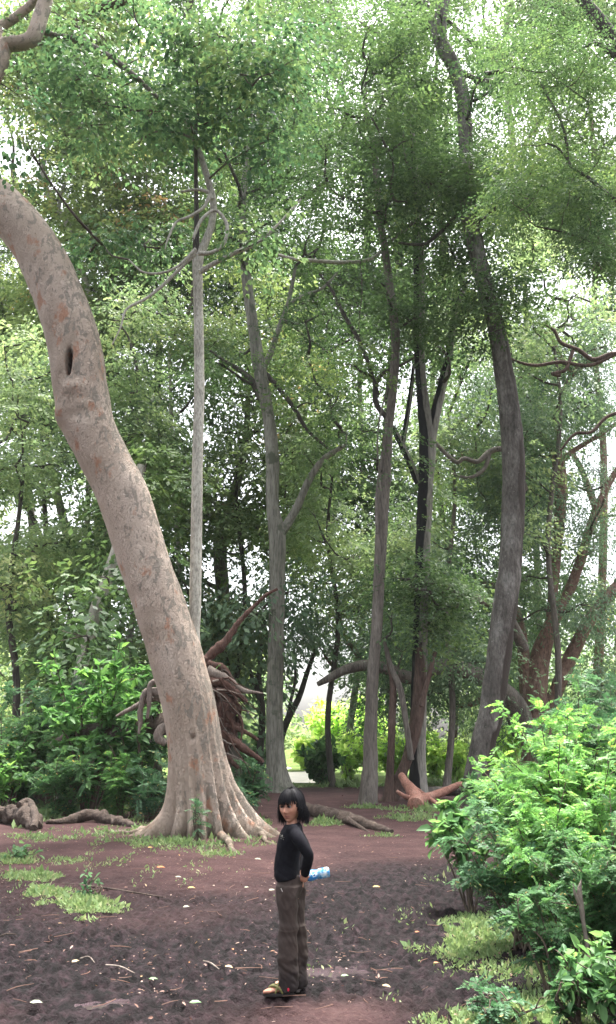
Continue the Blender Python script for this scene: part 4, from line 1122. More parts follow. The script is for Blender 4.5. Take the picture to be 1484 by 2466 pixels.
log_thing('fallen_branch', 'reddish peeled forked branch lying at the foot of the dark multi-stemmed tree', 'branch',
          [gp(1000, 1950, .1, .2), (*at(1003, 1925, d_), .19), (*at(992, 1905, d_ + .3), .16), (*at(978, 1885, d_ + .6), .12), (*at(967, 1868, d_ + .9), .1)], 'freshwood', sides=14, lump=.12,
          extra=[[(*at(1000, 1930, d_), .15), (*at(1040, 1917, d_ + .5), .12), (*at(1080, 1902, d_ + 1), .1), (*at(1112, 1886, d_ + 1.5), .07)],
                 [(*at(995, 1925, d_), .09), (*at(975, 1918, d_ - .1), .06), (*at(956, 1905, d_ - .2), .04)],
                 [(*at(1025, 1920, d_ + .6), .09), (*at(1000, 1900, d_ + .9), .08), (*at(985, 1885, d_ + 1.1), .05)],
                 [(*at(1030, 1920, d_ + .4), .07), (*at(1050, 1935, d_ + .1), .06), (*at(1058, 1950, d_), .04)]])
log_thing('fallen_log', 'dark log lying behind the forked peeled branch', 'log', [gp(1005, 1928, .2, .12), gp(1060, 1922, .22, .14), gp(1130, 1924, .2, .13), gp(1180, 1930, .15, .1)], 'bark_dark')

# uprooted tree behind the big trunk
du = 20.0
b = at(520, 1930, du); b[2] = 0
up = thing('uprooted_tree', 'uprooted tree with a torn reddish root mass showing behind the leaning trunk', 'fallen tree', b)
mb = MB()
P = [at(130, 1800, du + 1.6), at(190, 1772, du + 1.4), at(300, 1755, du + 1.0), at(420, 1742, du + .4), at(520, 1735, du)]
tube(mb, P, [.16, .2, .25, .3, .4], n=40, sides=16, lump=.3)
mb.build('trunk', M['logwood'], up)
mb = MB()   # root plate: ragged disc of soil and matted roots
ph = np.linspace(0, 2 * np.pi, 40, endpoint=False)
c = at(535, 1720, du)
rings = []
for k, (s, th) in enumerate([(0.02, .35), (.35, .34), (.7, .26), (.95, .1), (.9, -.15), (.5, -.3), (.02, -.35)]):
    q = 1 + .35 * fbm(np.column_stack([np.cos(ph) * 2, np.sin(ph) * 2, np.full(40, k * .7)]), 3, 5)
    rings.append(np.column_stack([c[0] + th + .08 * np.sin(ph * 3), c[1] + .42 * s * q * np.cos(ph), c[2] + .82 * s * q * np.sin(ph)]))
V = np.array(rings)
V += rng.normal(0, .03, V.shape)
i = np.arange(6)[:, None] * 40; j = np.arange(40)[None, :]; k = (j + 1) % 40
mb.add(V.reshape(-1, 3), np.stack([i + j, i + k, i + 40 + k, i + 40 + j], -1).reshape(-1, 4))
mb.build('root_plate', M['root'], up)


def uroot(pts, mk, dd=0):
    mb = MB()
    Pq = [at(p[0], p[1], du + dd + (p[3] if len(p) > 3 else 0)) for p in pts]
    r = [p[2] * .5 * mpp(p[1], du) for p in pts]
    tube(mb, Pq, r, n=len(pts) * 9, sides=10, lump=.5, seed=len(pts) + int(pts[0][0]))
    mb.build('root', M[mk], up)


uroot([(492, 1592, 22), (515, 1570, 25), (545, 1542, 21), (575, 1498, 13), (606, 1466, 10), (640, 1434, 9), (668, 1418, 7)], 'root')
for k in range(46):
    a = random.uniform(-1.5, 1.5)
    x0, y0 = 515 + random.uniform(-12, 25), 1690 + random.uniform(-95, 130)
    pts = [(x0, y0, random.uniform(2.5, 7.5))]
    ln = random.uniform(22, 80)
    dx, dy = math.cos(a) * ln / 3, (math.sin(a) * .6 + .35) * ln / 3
    for q in range(4):
        x0 += dx + random.uniform(-6, 6); y0 += dy + random.uniform(-7, 9); dy += random.uniform(0, 3)
        pts.append((x0, y0, pts[-1][2] * .72))
    uroot(pts, random.choice(['root', 'root', 'logwood', 'rootpale']), -.15 - random.random() * .45)
uroot([(500, 1615, 26), (540, 1632, 22), (580, 1660, 14), (620, 1668, 7), (634, 1670, 5)], 'rootpale', -.3)
uroot([(505, 1640, 24), (545, 1648, 20), (575, 1672, 16), (595, 1690, 9)], 'root', -.35)
uroot([(500, 1600, 20), (535, 1610, 18), (560, 1640, 14), (575, 1662, 8)], 'root', -.2)
uroot([(520, 1660, 16), (555, 1690, 9), (583, 1740, 6), (580, 1790, 4)], 'root', -.4)
uroot([(505, 1660, 16), (522, 1710, 18), (535, 1760, 18), (545, 1800, 16), (540, 1850, 10)], 'root', -.3)
uroot([(528, 1765, 20), (560, 1780, 18), (600, 1810, 15), (635, 1836, 9)], 'root', -.45)
uroot([(530, 1745, 14), (565, 1752, 12), (600, 1768, 9), (622, 1782, 6)], 'root', -.3)
uroot([(545, 1770, 13), (575, 1800, 10), (605, 1822, 6)], 'root', -.2)
uroot([(530, 1800, 14), (555, 1830, 12), (575, 1850, 7)], 'root', -.3)
uroot([(515, 1700, 14), (545, 1720, 12), (560, 1745, 9), (568, 1790, 5)], 'root', -.35)
uroot([(420, 1670, 22), (380, 1668, 20), (350, 1670, 17), (340, 1700, 14), (338, 1740, 11), (334, 1768, 7)], 'rootpale', -.9)
uroot([(420, 1650, 18), (385, 1640, 15), (362, 1650, 12), (360, 1690, 11), (355, 1730, 7)], 'rootpale', -1.0)
uroot([(420, 1680, 22), (360, 1685, 14), (310, 1710, 10), (280, 1725, 6)], 'rootpale', -.7)
uroot([(430, 1745, 22), (395, 1750, 20), (380, 1775, 17), (400, 1790, 14)], 'rootpale', -.9)
uroot([(470, 1600, 16), (430, 1570, 12), (400, 1560, 8)], 'root', .1)
uroot([(240, 1765, 20, 1.3), (228, 1810, 19, 1.0), (200, 1870, 18, .5), (165, 1930, 14, .2)], 'rootpale', 0)

# broken stick in the right thicket
pb = at(1435, 2380, 6.2); pb[2] = 0
log_thing('broken_stick', 'pale snapped stick standing upright among the dark right-hand shrubs', 'stick', [(pb[0], pb[1], -.05, .018), (*at(1408, 2240, 6.2), .015), (*at(1402, 2195, 6.2), .017), (*at(1396, 2150, 6.2), .02), (*at(1400, 2118, 6.2), .004)], 'rootpale', sides=10, lump=.35,
          extra=[[(*at(1400, 2185, 6.2), .012), (*at(1386, 2155, 6.18), .011), (*at(1380, 2128, 6.18), .003)]])
# twigs lying on the mud
for lab, a, b_, rr in [('thin pale twig lying on the dark mud left of the child', (255, 2328), (325, 2348), .006), ('short orange twig on the mud pointing at the child', (490, 2318), (528, 2338), .006), ('dark stick on the mud at the left edge', (0, 2258), (40, 2254), .008),
                       ('long thin root-like stick across the red soil', (150, 2130), (395, 2164), .012), ('short twig left of the pale thin twig', (193, 2312), (228, 2322), .005)]:
    A, B = on_ground(*a), on_ground(*b_)
    mid = (A + B) / 2 + np.array([0, random.uniform(-.04, .04), .015])
    log_thing('twig', lab, 'twig', [(A[0], A[1], .012, rr), (mid[0], mid[1], .03, rr), (B[0], B[1], .012, rr * .5)], 'rootpale' if 'pale' in lab or 'short' in lab else 'logwood', sides=6)

# vine on D
mb = MB()
for k in range(2):
    P = []
    for i, y in enumerate(range(870, 1330, 46)):
        P.append(at(np.interp(y, [870, 1000, 1200, 1330], [942, 926, 914, 913]) + (8 + 5 * k) * math.sin(i * .62 + k * 2.3), y, 24.1 - .1 * math.cos(i * .62 + k * 2)))
    tube(mb, P, [.04 - .012 * k] * len(P), n=70, sides=7, lump=.25)
tag(mb.build('vine', M['bark_brown']), 'twisted pale vines climbing the slender grey brown trunk', 'vine')
mb = MB()
P = [at(936, 720 + i * 70, 24 + .1 * math.sin(i)) + np.array([.12 * math.sin(i * 1.7), 0, 0]) for i in range(4)]
tube(mb, [at(868, 630, 24), at(872, 700, 24), at(865, 780, 24), at(868, 860, 24)], [.02, .018, .015, .01], n=20, sides=5)
tag(mb.build('vine', M['twig']), 'thin dead vine hanging straight down from the pale horizontal branch', 'vine')

# ------------------------------------------------------------------ grass and litter
mb = MB()
GP = [(70, 1962, 130, 22, 2600, .16), (230, 1948, 190, 20, 3600, .17), (30, 2078, 62, 16, 1500, .09), (96, 2119, 62, 11, 1700, .07), (109, 2152, 54, 12, 1900, .07), (207, 2176, 72, 20, 4200, .07), (430, 2034, 210, 14, 2600, .09), (335, 2002, 80, 9, 900, .1),
      (313, 2162, 22, 6, 300, .06), (780, 1988, 58, 7, 1100, .12), (985, 1975, 62, 8, 1100, .11), (1030, 1952, 90, 10, 1400, .14), (880, 1946, 40, 4, 400, .12), (1125, 2258, 92, 42, 8500, .055), (1260, 2240, 120, 50, 5000, .07), (1250, 2446, 150, 40, 6500, .055), (1400, 2330, 130, 90, 5000, .07),
      (1330, 2120, 180, 50, 2600, .1), (930, 2020, 40, 3, 120, .08), (400, 1985, 60, 10, 500, .12), (610, 1990, 40, 18, 700, .13), (100, 2020, 80, 10, 700, .1), (200, 2215, 60, 6, 120, .06), (850, 1893, 110, 3, 900, .3), (1040, 1890, 90, 3, 700, .3), (530, 2062, 60, 6, 300, .08), (250, 2010, 150, 16, 900, .09), (40, 2120, 60, 30, 500, .07), (170, 2080, 520, 90, 9000, .05), (1180, 2280, 540, 120, 9000, .05)]
for (px, py, rx, ry, n, h) in GP:
    n = int(n * 1.25) if rx < 500 else n
    a = rng.random(n) * 2 * np.pi
    q = rng.random(n) ** .75 * 1.5
    X = px + rx * q * np.cos(a) * (1 + .25 * np.sin(a * 3 + px)); Y = py + ry * q * np.sin(a) * (1 + .2 * np.sin(a * 4 + px))
    B = np.array([on_ground(x, y) for x, y in zip(X, Y)])
    keep = fbm(B * np.array([3.4, 1.6, 0]), 3, 61) * 1.1 + .55 - .62 * q + rng.normal(0, .1, n) > (0 if rx < 500 else .52)
    B = B[keep]; q = q[keep]; n = len(B)
    B[:, 2] = gz(B[:, 0], B[:, 1]) - .004
    D = unit(rng.normal(size=(n, 3)) * np.array([.8, .8, .3]) + np.array([0, 0, .9]))
    Nn = unit(rng.normal(size=(n, 3)))
    l = h * np.exp(rng.normal(-.25, .35, n)) * (1.1 - .4 * q)
    leaves(mb, B, D, Nn, l, l * rng.uniform(.16, .5, n), np.clip(.5 + rng.normal(0, .18, n) + (.1 if py > 2050 else 0), 0, 1))
tag(mb.build('grass', [M['grass']], smooth=True), 'patches of short grass on the soil', 'grass', kind='stuff')

mb = MB()
n = 6000
py = 1915 + (2470 - 1915) * rng.random(n) ** .8
px = rng.uniform(-20, 1250, n)
B = np.array([on_ground(x, y) for x, y in zip(px, py)])
md = mudmask(B[:, 0], B[:, 1])
keep = (rng.random(n) < (1 - .8 * md)) & (fbm(B * np.array([1.1, .8, 0]), 3, 77) > -.12 + .35 * rng.random(n) - .17)
B = B[keep]; md = md[keep]; n = len(B)
B[:, 2] = gz(B[:, 0], B[:, 1]) + .012 + .012 * md
D = rng.normal(size=(n, 3)) * np.array([1, 1, .25])
l = np.exp(rng.normal(-4.0, .36, n)) * (1 + .03 * np.clip(B[:, 1] - 8, 0, 20))
leaves(mb, B, D, np.array([0, 0, 1.0]) + rng.normal(0, .3, (n, 3)), l * rng.uniform(.7, 1.4, n), l * .5, np.clip(rng.beta(1.5, 1.9, n), 0, 1), fold=.1, shape='broad')
for q in range(150):
    p = on_ground(random.uniform(-20, 1150), random.uniform(1960, 2440))
    yw = random.uniform(0, 6.28); ln = random.uniform(.04, .22)
    e = p + np.array([math.cos(yw) * ln, math.sin(yw) * ln, 0])
    for v_ in (p, e): v_[2] = float(gz(v_[0], v_[1])) + .016
    tube(mb, [p, (p + e) / 2 + rng.normal(0, .012, 3) * np.array([1, 1, .3]), e], [.0035, .003, .0018], n=6, sides=4, attr=random.uniform(0, .25), cap=False)
tag(mb.build('leaf_litter', [M['litter']]), 'scattered dead leaves and chips over the soil', 'leaf litter', kind='stuff')

fresh = leaf_mat('fallen_green_leaf', [(.0, (.05, .14, .035)), (.5, (.16, .25, .13)), (1, (.27, .28, .2))], .2, 1.2, .4)
warm = leaf_mat('fallen_warm_leaf', [(.0, (.3, .09, .03)), (.5, (.4, .25, .05)), (1, (.32, .25, .15))], .2, 1.2, .5)
for lab, px, py, l, a, mm, yaw in [
        ('pale green leaf lying on the mud in the bottom left corner', 88, 2428, .09, .8, fresh, .1), ('dark green leaf on the mud at the bottom centre left', 472, 2428, .09, .05, fresh, .2), ('small green leaf on the mud above the bottom centre leaf', 370, 2370, .075, .15, fresh, 0),
        ('pale leaf on the red soil below the right-hand roots', 622, 2078, .12, .9, fresh, -.4), ('orange leaf on the red soil in the middle left', 388, 2100, .14, .1, warm, 0), ('pale leaf on the mud edge just left of the child', 595, 2144, .08, .9, fresh, .8),
        ('whitish leaf lying right beside the trouser waist of the child', 656, 2150, .09, 1, fresh, .5), ('green leaf lying in the puddle', 832, 2362, .07, .2, fresh, .3), ('yellow leaf on the dark mud right of the bottle', 908, 2142, .1, .5, warm, 0),
        ('pale yellow leaf on the mud below the puddle', 932, 2388, .08, .9, warm, -.7), ('reddish leaf on the mud left of the low grass', 1006, 2252, .06, .0, warm, .4), ('orange leaf on the mud below the grass edge', 1052, 2330, .05, .15, warm, .2),
        ('tan leaf on the mud near the lower left twigs', 183, 2326, .09, .95, warm, 1.0), ('yellow leaf on the red soil near the foot of the leaning tree', 362, 2052, .09, .5, warm, .3), ('pale yellow leaf on the mud at the left of the sandal', 552, 2340, .085, .95, warm, -.6),
        ('white leaf on the soil left of the shirt hem', 450, 2190, .09, 1, fresh, .7), ('yellow leaf lying flat on the soil left of the white leaf', 462, 2146, .1, .55, warm, .05), ('pale leaf on the soil in the centre left', 430, 2122, .09, 1, fresh, .0)]:
    p = on_ground(px, py)
    mb = MB()
    leaves(mb, np.array([[0, 0, 0.]]) - np.array([[l / 2 * math.cos(yaw), l / 2 * math.sin(yaw), 0]]), np.array([[math.cos(yaw), math.sin(yaw), .06]]), np.array([[.05, -.3, 1.0]]), l * .9, l * .4, np.array([a]), fold=.08, shape='broad')
    o = mb.build('fallen_leaf', [mm])
    o.location = (p[0], p[1], float(gz(p[0], p[1])) + .035)
    tag(o, lab, 'leaf', 'leaves lying on the ground')

# ------------------------------------------------------------------ the child
CHD = 6.33
CB = at(0, 0, CHD); 
_b = on_ground(0, 2390)
CXW = (622 - CX) / FPX * (CHD / (CS - (CY - 2390) / FPX * SN)) + (640 - 283) / 1701 * 0
CHX = float(at(697, 2150, CHD)[0])                                   # world x of the body's axis
child = thing('person', 'child with black bobbed hair, black top and brown trousers, hands held behind the back', 'person', (CHX, CHD, 0))
CO = np.array([CHX, CHD, 0.0])


def c(cx, cy, y=0.0):
    """figure coordinates: cx, cy measured on the enlarged photograph"""
    return np.array([(cx - 640) / 1701, y, (2398 - cy) / 1701])


def loft(mb, rings, sides=28, sup=2.0, n=None):
    """rings: (centre, half x, half y, tilt) closed loft"""
    A = np.array([[*r[0], r[1], r[2], r[3] if len(r) > 3 else 0] for r in rings], float)
    n = n or len(A) * 5
    E = np.vstack([2 * A[0] - A[1], A, 2 * A[-1] - A[-2]])
    s = np.linspace(0, len(A) - 1, n)
    i = np.clip(s.astype(int), 0, len(A) - 2)
    t = (s - i)[:, None]
    a, b_, c_, d_ = E[i], E[i + 1], E[i + 2], E[i + 3]
    B = .5 * (2 * b_ + (c_ - a) * t + (2 * a - 5 * b_ + 4 * c_ - d_) * t * t + (3 * b_ - a - 3 * c_ + d_) * t ** 3)
    ph = np.linspace(0, 2 * np.pi, sides, endpoint=False)
    cc, ss = np.cos(ph), np.sin(ph)
    cx = np.sign(cc) * np.abs(cc) ** (2 / sup); sy = np.sign(ss) * np.abs(ss) ** (2 / sup)
    V = np.stack([B[:, 0:1] + B[:, 3:4] * cx, B[:, 1:2] + B[:, 4:5] * sy, B[:, 2:3] + B[:, 5:6] * cx * B[:, 3:4]], -1)
    i = np.arange(n - 1)[:, None] * sides; j = np.arange(sides)[None, :]; k = (j + 1) % sides
    mb.add(V.reshape(-1, 3), np.stack([i + j, i + k, i + sides + k, i + sides + j], -1).reshape(-1, 4))
    for row, rev in ((0, True), (n - 1, False)):
        ctr = V[row].mean(0)
        mb.add(np.vstack([V[row], ctr]), T=[[sides, (q + 1) % sides, q] if rev else [sides, q, (q + 1) % sides] for q in range(sides)])


def ball(mb, ctr, rad, Rm=None, nu=20, nv=14):
    u = np.linspace(0, 2 * np.pi, nu, endpoint=False)
    v = np.linspace(.02, np.pi - .02, nv)
    V = np.stack([np.sin(v)[:, None] * np.cos(u), np.sin(v)[:, None] * np.sin(u), np.cos(v)[:, None] + 0 * u], -1) * np.asarray(rad)
    if Rm is not None: V = V @ np.asarray(Rm).T
    V = V + ctr
    i = np.arange(nv - 1)[:, None] * nu; j = np.arange(nu)[None, :]; k = (j + 1) % nu
    mb.add(V.reshape(-1, 3), np.stack([i + j, i + nu + j, i + nu + k, i + k], -1).reshape(-1, 4))
    for row, rev in ((0, False), (nv - 1, True)):
        mb.add(np.vstack([V[row], V[row].mean(0)]), T=[[nu, (q + 1) % nu, q] if rev else [nu, q, (q + 1) % nu] for q in range(nu)])


def fuse(mb, name, mats, voxel, smooth=4, wrinkle=None, zones=None, parent=child, clip_z=None):
    """one continuous skin from the overlapping pieces"""
    o = bpy.data.objects.new('tmp', mb.mesh('tmp', mats))
    col.objects.link(o)
    md = o.modifiers.new('r', 'REMESH'); md.mode = 'VOXEL'; md.voxel_size = voxel; md.use_smooth_shade = True
    if smooth:
        s_ = o.modifiers.new('s', 'SMOOTH'); s_.iterations = smooth; s_.factor = .5
    dg = bpy.context.evaluated_depsgraph_get()
    me = bpy.data.meshes.new_from_object(o.evaluated_get(dg), depsgraph=dg)
    bpy.data.objects.remove(o)
    me.name = name
    nv = len(me.vertices)
    V = np.zeros(nv * 3, np.float32); me.vertices.foreach_get('co', V); V = V.reshape(-1, 3).astype(float)
    Nn = np.zeros(nv * 3, np.float32); me.vertex_normals.foreach_get('vector', Nn); Nn = Nn.reshape(-1, 3).astype(float)
    if wrinkle is not None:
        V = V + Nn * wrinkle(V)[:, None]
        me.vertices.foreach_set('co', V.astype(np.float32).ravel())
    a = me.attributes.get('rnd') or me.attributes.new('rnd', 'FLOAT', 'POINT')
    if a.domain == 'POINT' and len(a.data) == nv:
        a.data.foreach_set('value', (zones(V) if zones else np.zeros(nv)).astype(np.float32))
    if not me.materials:
        me.materials.append(mats)
    me.polygons.foreach_set('use_smooth', np.ones(len(me.polygons), bool))
    me.update()
    o = bpy.data.objects.new(name, me)
    col.objects.link(o)
    o.parent = parent
    return o


YAW = R(27)
HF = np.array([-math.sin(YAW), -math.cos(YAW), -.05]); HF /= np.linalg.norm(HF)   # where the face looks
HR = np.array([math.cos(YAW), -math.sin(YAW), .05])
HU = np.cross(HF, HR); HU /= np.linalg.norm(HU)
HR = np.cross(HF, HU)
HM = np.column_stack([HR, HF, HU]) * 1.08                                    # head axes: right, forward, up
HC = c(650, 352, -.004)
HS = 1.08


def head_mesh(mb):
    nu, nv = 110, 80
    u = np.linspace(0, 2 * np.pi, nu, endpoint=False)
    v = np.linspace(.03, np.pi - .03, nv)
    x = np.sin(v)[:, None] * np.cos(u); y = np.sin(v)[:, None] * np.sin(u); z = np.cos(v)[:, None] + 0 * u
    P = np.stack([x * .070, y * .086, z * .100], -1)
    low = sstep(.01, -.09, P[..., 2])
    front = sstep(-.02, .05, P[..., 1])
    P[..., 0] *= 1 - .30 * low
    P[..., 1] = P[..., 1] * (1 - .12 * low) + .012 * low * front
    P[..., 1] -= .010 * sstep(.035, .075, P[..., 1]) * sstep(.06, .03, np.abs(P[..., 0])) * (P[..., 2] < .05)   # flatter face

    def g(cx, cz, sx, sz): return np.exp(-((P[..., 0] - cx) / sx) ** 2 - ((P[..., 2] - cz) / sz) ** 2) * front
    X = 0 * low
    X += .019 * g(0, -.026, .0105, .014) + .011 * g(0, -.006, .008, .024)          # nose
    X += .005 * g(-.011, -.032, .006, .007) + .005 * g(.011, -.032, .006, .007)     # nostrils
    X += .004 * g(-.03, .026, .022, .008) + .004 * g(.03, .026, .022, .008)         # brow
    X -= .0085 * g(-.029, .006, .015, .011) + .0085 * g(.029, .006, .015, .011)     # sockets
    X += .005 * g(-.036, -.026, .018, .016) + .005 * g(.036, -.026, .018, .016)     # cheeks
    X += .0065 * g(0, -.0515, .019, .0055) + .0075 * g(0, -.0625, .016, .006) - .005 * g(0, -.0570, .021, .0028)   # lips
    X += .007 * g(0, -.086, .016, .012) - .003 * g(0, -.073, .02, .005)
    P[..., 1] += X
    W = P @ HM.T + HC
    i = np.arange(nv - 1)[:, None] * nu; j = np.arange(nu)[None, :]; k = (j + 1) % nu
    mb.add(W.reshape(-1, 3), np.stack([i + j, i + nu + j, i + nu + k, i + k], -1).reshape(-1, 4))
    for row, rev in ((0, False), (nv - 1, True)):
        mb.add(np.vstack([W[row], W[row].mean(0)]), T=[[nu, (q + 1) % nu, q] if rev else [nu, q, (q + 1) % nu] for q in range(nu)])
    for s in (-1, 1):                                                   # ears
        ball(mb, HC + HM @ np.array([s * .071, -.004, -.008]), (.008, .016, .026), HM)


SHL = .0  # shoulder line
ARM = {-1: [c(690, 618, -.105), c(752, 700, -.148), c(828, 800, -.172), c(868, 872, -.172), c(862, 945, -.145), c(840, 1035, -.092), c(824, 1110, -.062)],
       1: [c(680, 618, .105), c(735, 700, .150), c(800, 800, .178), c(838, 872, .175), c(832, 945, .14), c(806, 1030, .075), c(785, 1100, .028)]}
AR = [.043, .040, .036, .034, .033, .029, .026]
TORSO = [(c(668, 548), .055, .062, .15), (c(676, 585), .068, .105, .1), (c(664, 640), .079, .132, 0), (c(642, 760), .088, .132, 0), (c(625, 880), .089, .122, 0), (c(607, 1000), .087, .118, 0), (c(607, 1100), .089, .124, .1), (c(620, 1150), .085, .127, .2), (c(624, 1166), .083, .128, .24)]
LEG = {-1: [c(640, 1230, -.062), c(622, 1400, -.070), c(634, 1600, -.074), c(638, 1700, -.074), c(628, 1900, -.074), c(628, 2100, -.074), c(634, 2300, -.074), c(636, 2352, -.074)],
       1: [c(670, 1230, .062), c(700, 1400, .070), c(712, 1600, .076), c(716, 1700, .076), c(732, 1900, .078), c(736, 2100, .078), c(736, 2300, .078), c(732, 2366, .078)]}
LR = [(.088, .076), (.077, .074), (.067, .066), (.066, .064), (.071, .068), (.068, .07), (.062, .068), (.056, .064)]
PELV = [(c(632, 1120), .082, .112), (c(640, 1180), .087, .120), (c(648, 1260), .091, .126), (c(652, 1330), .085, .128), (c(655, 1390), .07, .11)]

# -- body
mb = MB()
head_mesh(mb)
tube(mb, [c(672, 600), c(668, 540, 0), c(660, 470, -.004), c(656, 400, 0)], [.05, .039, .036, .038], n=14, sides=20)
loft(mb, [(r[0], r[1] * .82, r[2] * .84) for r in TORSO[1:]])
loft(mb, [(r[0], r[1] * .85, r[2] * .85) for r in PELV])
for s in (-1, 1):
    tube(mb, ARM[s], np.array(AR) * .78, n=34, sides=16)
    L_ = LEG[s]
    loft(mb, [(p, a * .7, b_ * .7) for p, (a, b_) in zip(L_, [(.086, .074), (.073, .070), (.056, .056), (.054, .054), (.056, .056), (.048, .048), (.042, .042), (.042, .042)])], sides=18)


def finger(pts, r):
    tube(mb, pts, np.linspace(r, r * .75, len(pts)), n=14, sides=9)


# near hand: holds the neck of the bottle
BA = c(1112, 1098, .0) - c(862, 1136, -.03); BL = np.linalg.norm(BA); BX = BA / BL
NK = c(862, 1136, -.03)                                               # shoulder end of the bottle
w0 = ARM[-1][-1]
palm = c(822, 1150, -.055)
tube(mb, [w0, (w0 + palm) / 2, palm], [.021, .023, .024], n=8, sides=14, flat=.55)
ball(mb, palm, (.026, .015, .03))
for k in range(4):
    o_ = c(800 + k * 17, 1160 + (3 - k) * 3, -.055) if True else 0
    g_ = NK - BX * (.05 - .0145 * k)
    o_ = g_ + np.array([0, -.024, .004]); ln = [.9, 1.0, 1.02, .92][3 - k]
    finger([o_ + np.array([0, .002, .018]), o_, o_ + np.array([0, .004, -.020 * ln]), g_ + np.array([0, .006, -.026 * ln]), g_ + np.array([0, .022, -.012]), g_ + np.array([0, .022, .004])], .0078)
finger([palm + np.array([.018, -.004, .01]), palm + np.array([.032, -.002, .006]), NK - BX * .006 + np.array([0, -.012, .017]), NK + BX * .012 + np.array([0, -.004, .021])], .009)
# far hand: rests behind the hip
w1 = ARM[1][-1]
p1 = c(775, 1165, .0)
tube(mb, [w1, (w1 + p1) / 2, p1], [.021, .022, .023], n=8, sides=14)
ball(mb, p1, (.016, .022, .03))
for k in range(4):
    q = p1 + np.array([.004, -.016 + .011 * k, -.018])
    ln = [.85, 1, 1.05, .92][k]
    finger([q, q + np.array([.01, -.006, -.018 * ln]), q + np.array([.012, -.018, -.032 * ln]), q + np.array([.004, -.026, -.04 * ln])], .0072)
finger([p1 + np.array([.008, -.018, .01]), p1 + np.array([.018, -.032, -.002]), p1 + np.array([.02, -.04, -.016])], .0085)
# feet
FT = {-1: (c(650, 2350, -.076), c(345, 2366, -.082)), 1: (c(745, 2352, .078), c(470, 2366, .074))}
for s in (-1, 1):
    h_, t_ = FT[s]
    ax = unit(t_ - h_)
    z0 = .020
    def f(q, z): p = h_ + (t_ - h_) * q; return np.array([p[0], p[1], z])
    loft(mb, [(f(-.14, .045), .012, .018), (f(-.08, .045), .03, .026), (f(.12, .052), .04, .028), (f(.35, .047), .04, .030), (f(.6, .036), .035, .034), (f(.78, .031), .022, .037)], sides=16)
    ball(mb, f(.05, .055), (.038, .03, .036)); ball(mb, f(.35, .045), (.05, .03, .022)); ball(mb, f(.58, .038), (.048, .034, .017)); ball(mb, f(.72, .034), (.03, .038, .014))
    for k in range(5):
        yy = (-.03 + .0145 * k) * (1 if s > 0 else -1) * -1
        e = f(.97 - [.0, .0, .03, .07, .12][k], .030); st = f(.72, .032)
        e[1] += yy; st[1] += yy
        tube(mb, [st, (st + e) / 2 + np.array([0, 0, .003]), e], [.009, .009, .0075] if k else [.011, .0115, .0105], n=8, sides=9)

m, nt, N, Lk = mat('skin')
n_ = noise(nt, 24, 4, mapped(nt))
sk = ramp(nt, [(.3, (.36, .165, .105)), (.7, (.45, .225, .15))], n_)
sk = mixc(nt, attr(nt), sk, (.27, .085, .07))
finish(nt, sk, .5, bump(nt, noise(nt, 160, 3, mapped(nt)), .12, .003), .4, Subsurface_Weight=.08)
LIPC = HC + HM @ np.array([0, .088, -.057])


def lips(V):
    q = (V - HC) @ HM / 1.08 ** 2
    k = np.exp(-((q[:, 0]) / .021) ** 4 - ((q[:, 2] + .057) / .0085) ** 4) * (q[:, 1] > .05)
    return k * .8


fuse(mb, 'body', m, .003, 1, zones=lips)

# -- eyes, brows
ew = plain('eye_white', (.34, .3, .28), .2, .5, .03)
lash = plain('matte_lash', (.012, .009, .008), .9, .05, .05)
ed = plain('dark_iris', (.012, .008, .006), .12, .6, .02)
for s in (-1, 1):
    e_c = HC + HM @ np.array([s * .0295, .0665, .006])
    mb = MB(); ball(mb, e_c, (.0104, .0104, .0072), HM, 24, 16)
    eo = mb.build('eye', ew); eo.parent = child
    mb = MB(); ball(mb, e_c + HM @ np.array([.001, .0070, .0]), (.0068, .0052, .0068), HM, 18, 12)
    io = mb.build('iris', ed); io.parent = eo
    mb = MB()
    tube(mb, [e_c + HM @ np.array(q) for q in ((-.0140, .006, .0005), (-.007, .0115, .0065), (0, .013, .0082), (.007, .0115, .0065), (.0140, .006, .0005))], [.0010, .0017, .0019, .0017, .0010], n=14, sides=6)
    mb.build('eyelash', lash).parent = child
    mb = MB()
    tube(mb, [e_c + HM @ np.array(q) for q in ((-s * .015, .014, .016), (0, .0165, .020), (s * .017, .008, .017))], [.0018, .0032, .0014], n=12, sides=6)
    mb.build('eyebrow', lash).parent = child

# -- hair
m, nt, N, Lk = mat('black_hair')
finish(nt, ramp(nt, [(.0, (.004, .004, .0055)), (1, (.011, .0105, .013))], attr(nt)), .55, None, .1)
mb = MB()
HT = HC + HM @ np.array([0, -.012, .012])
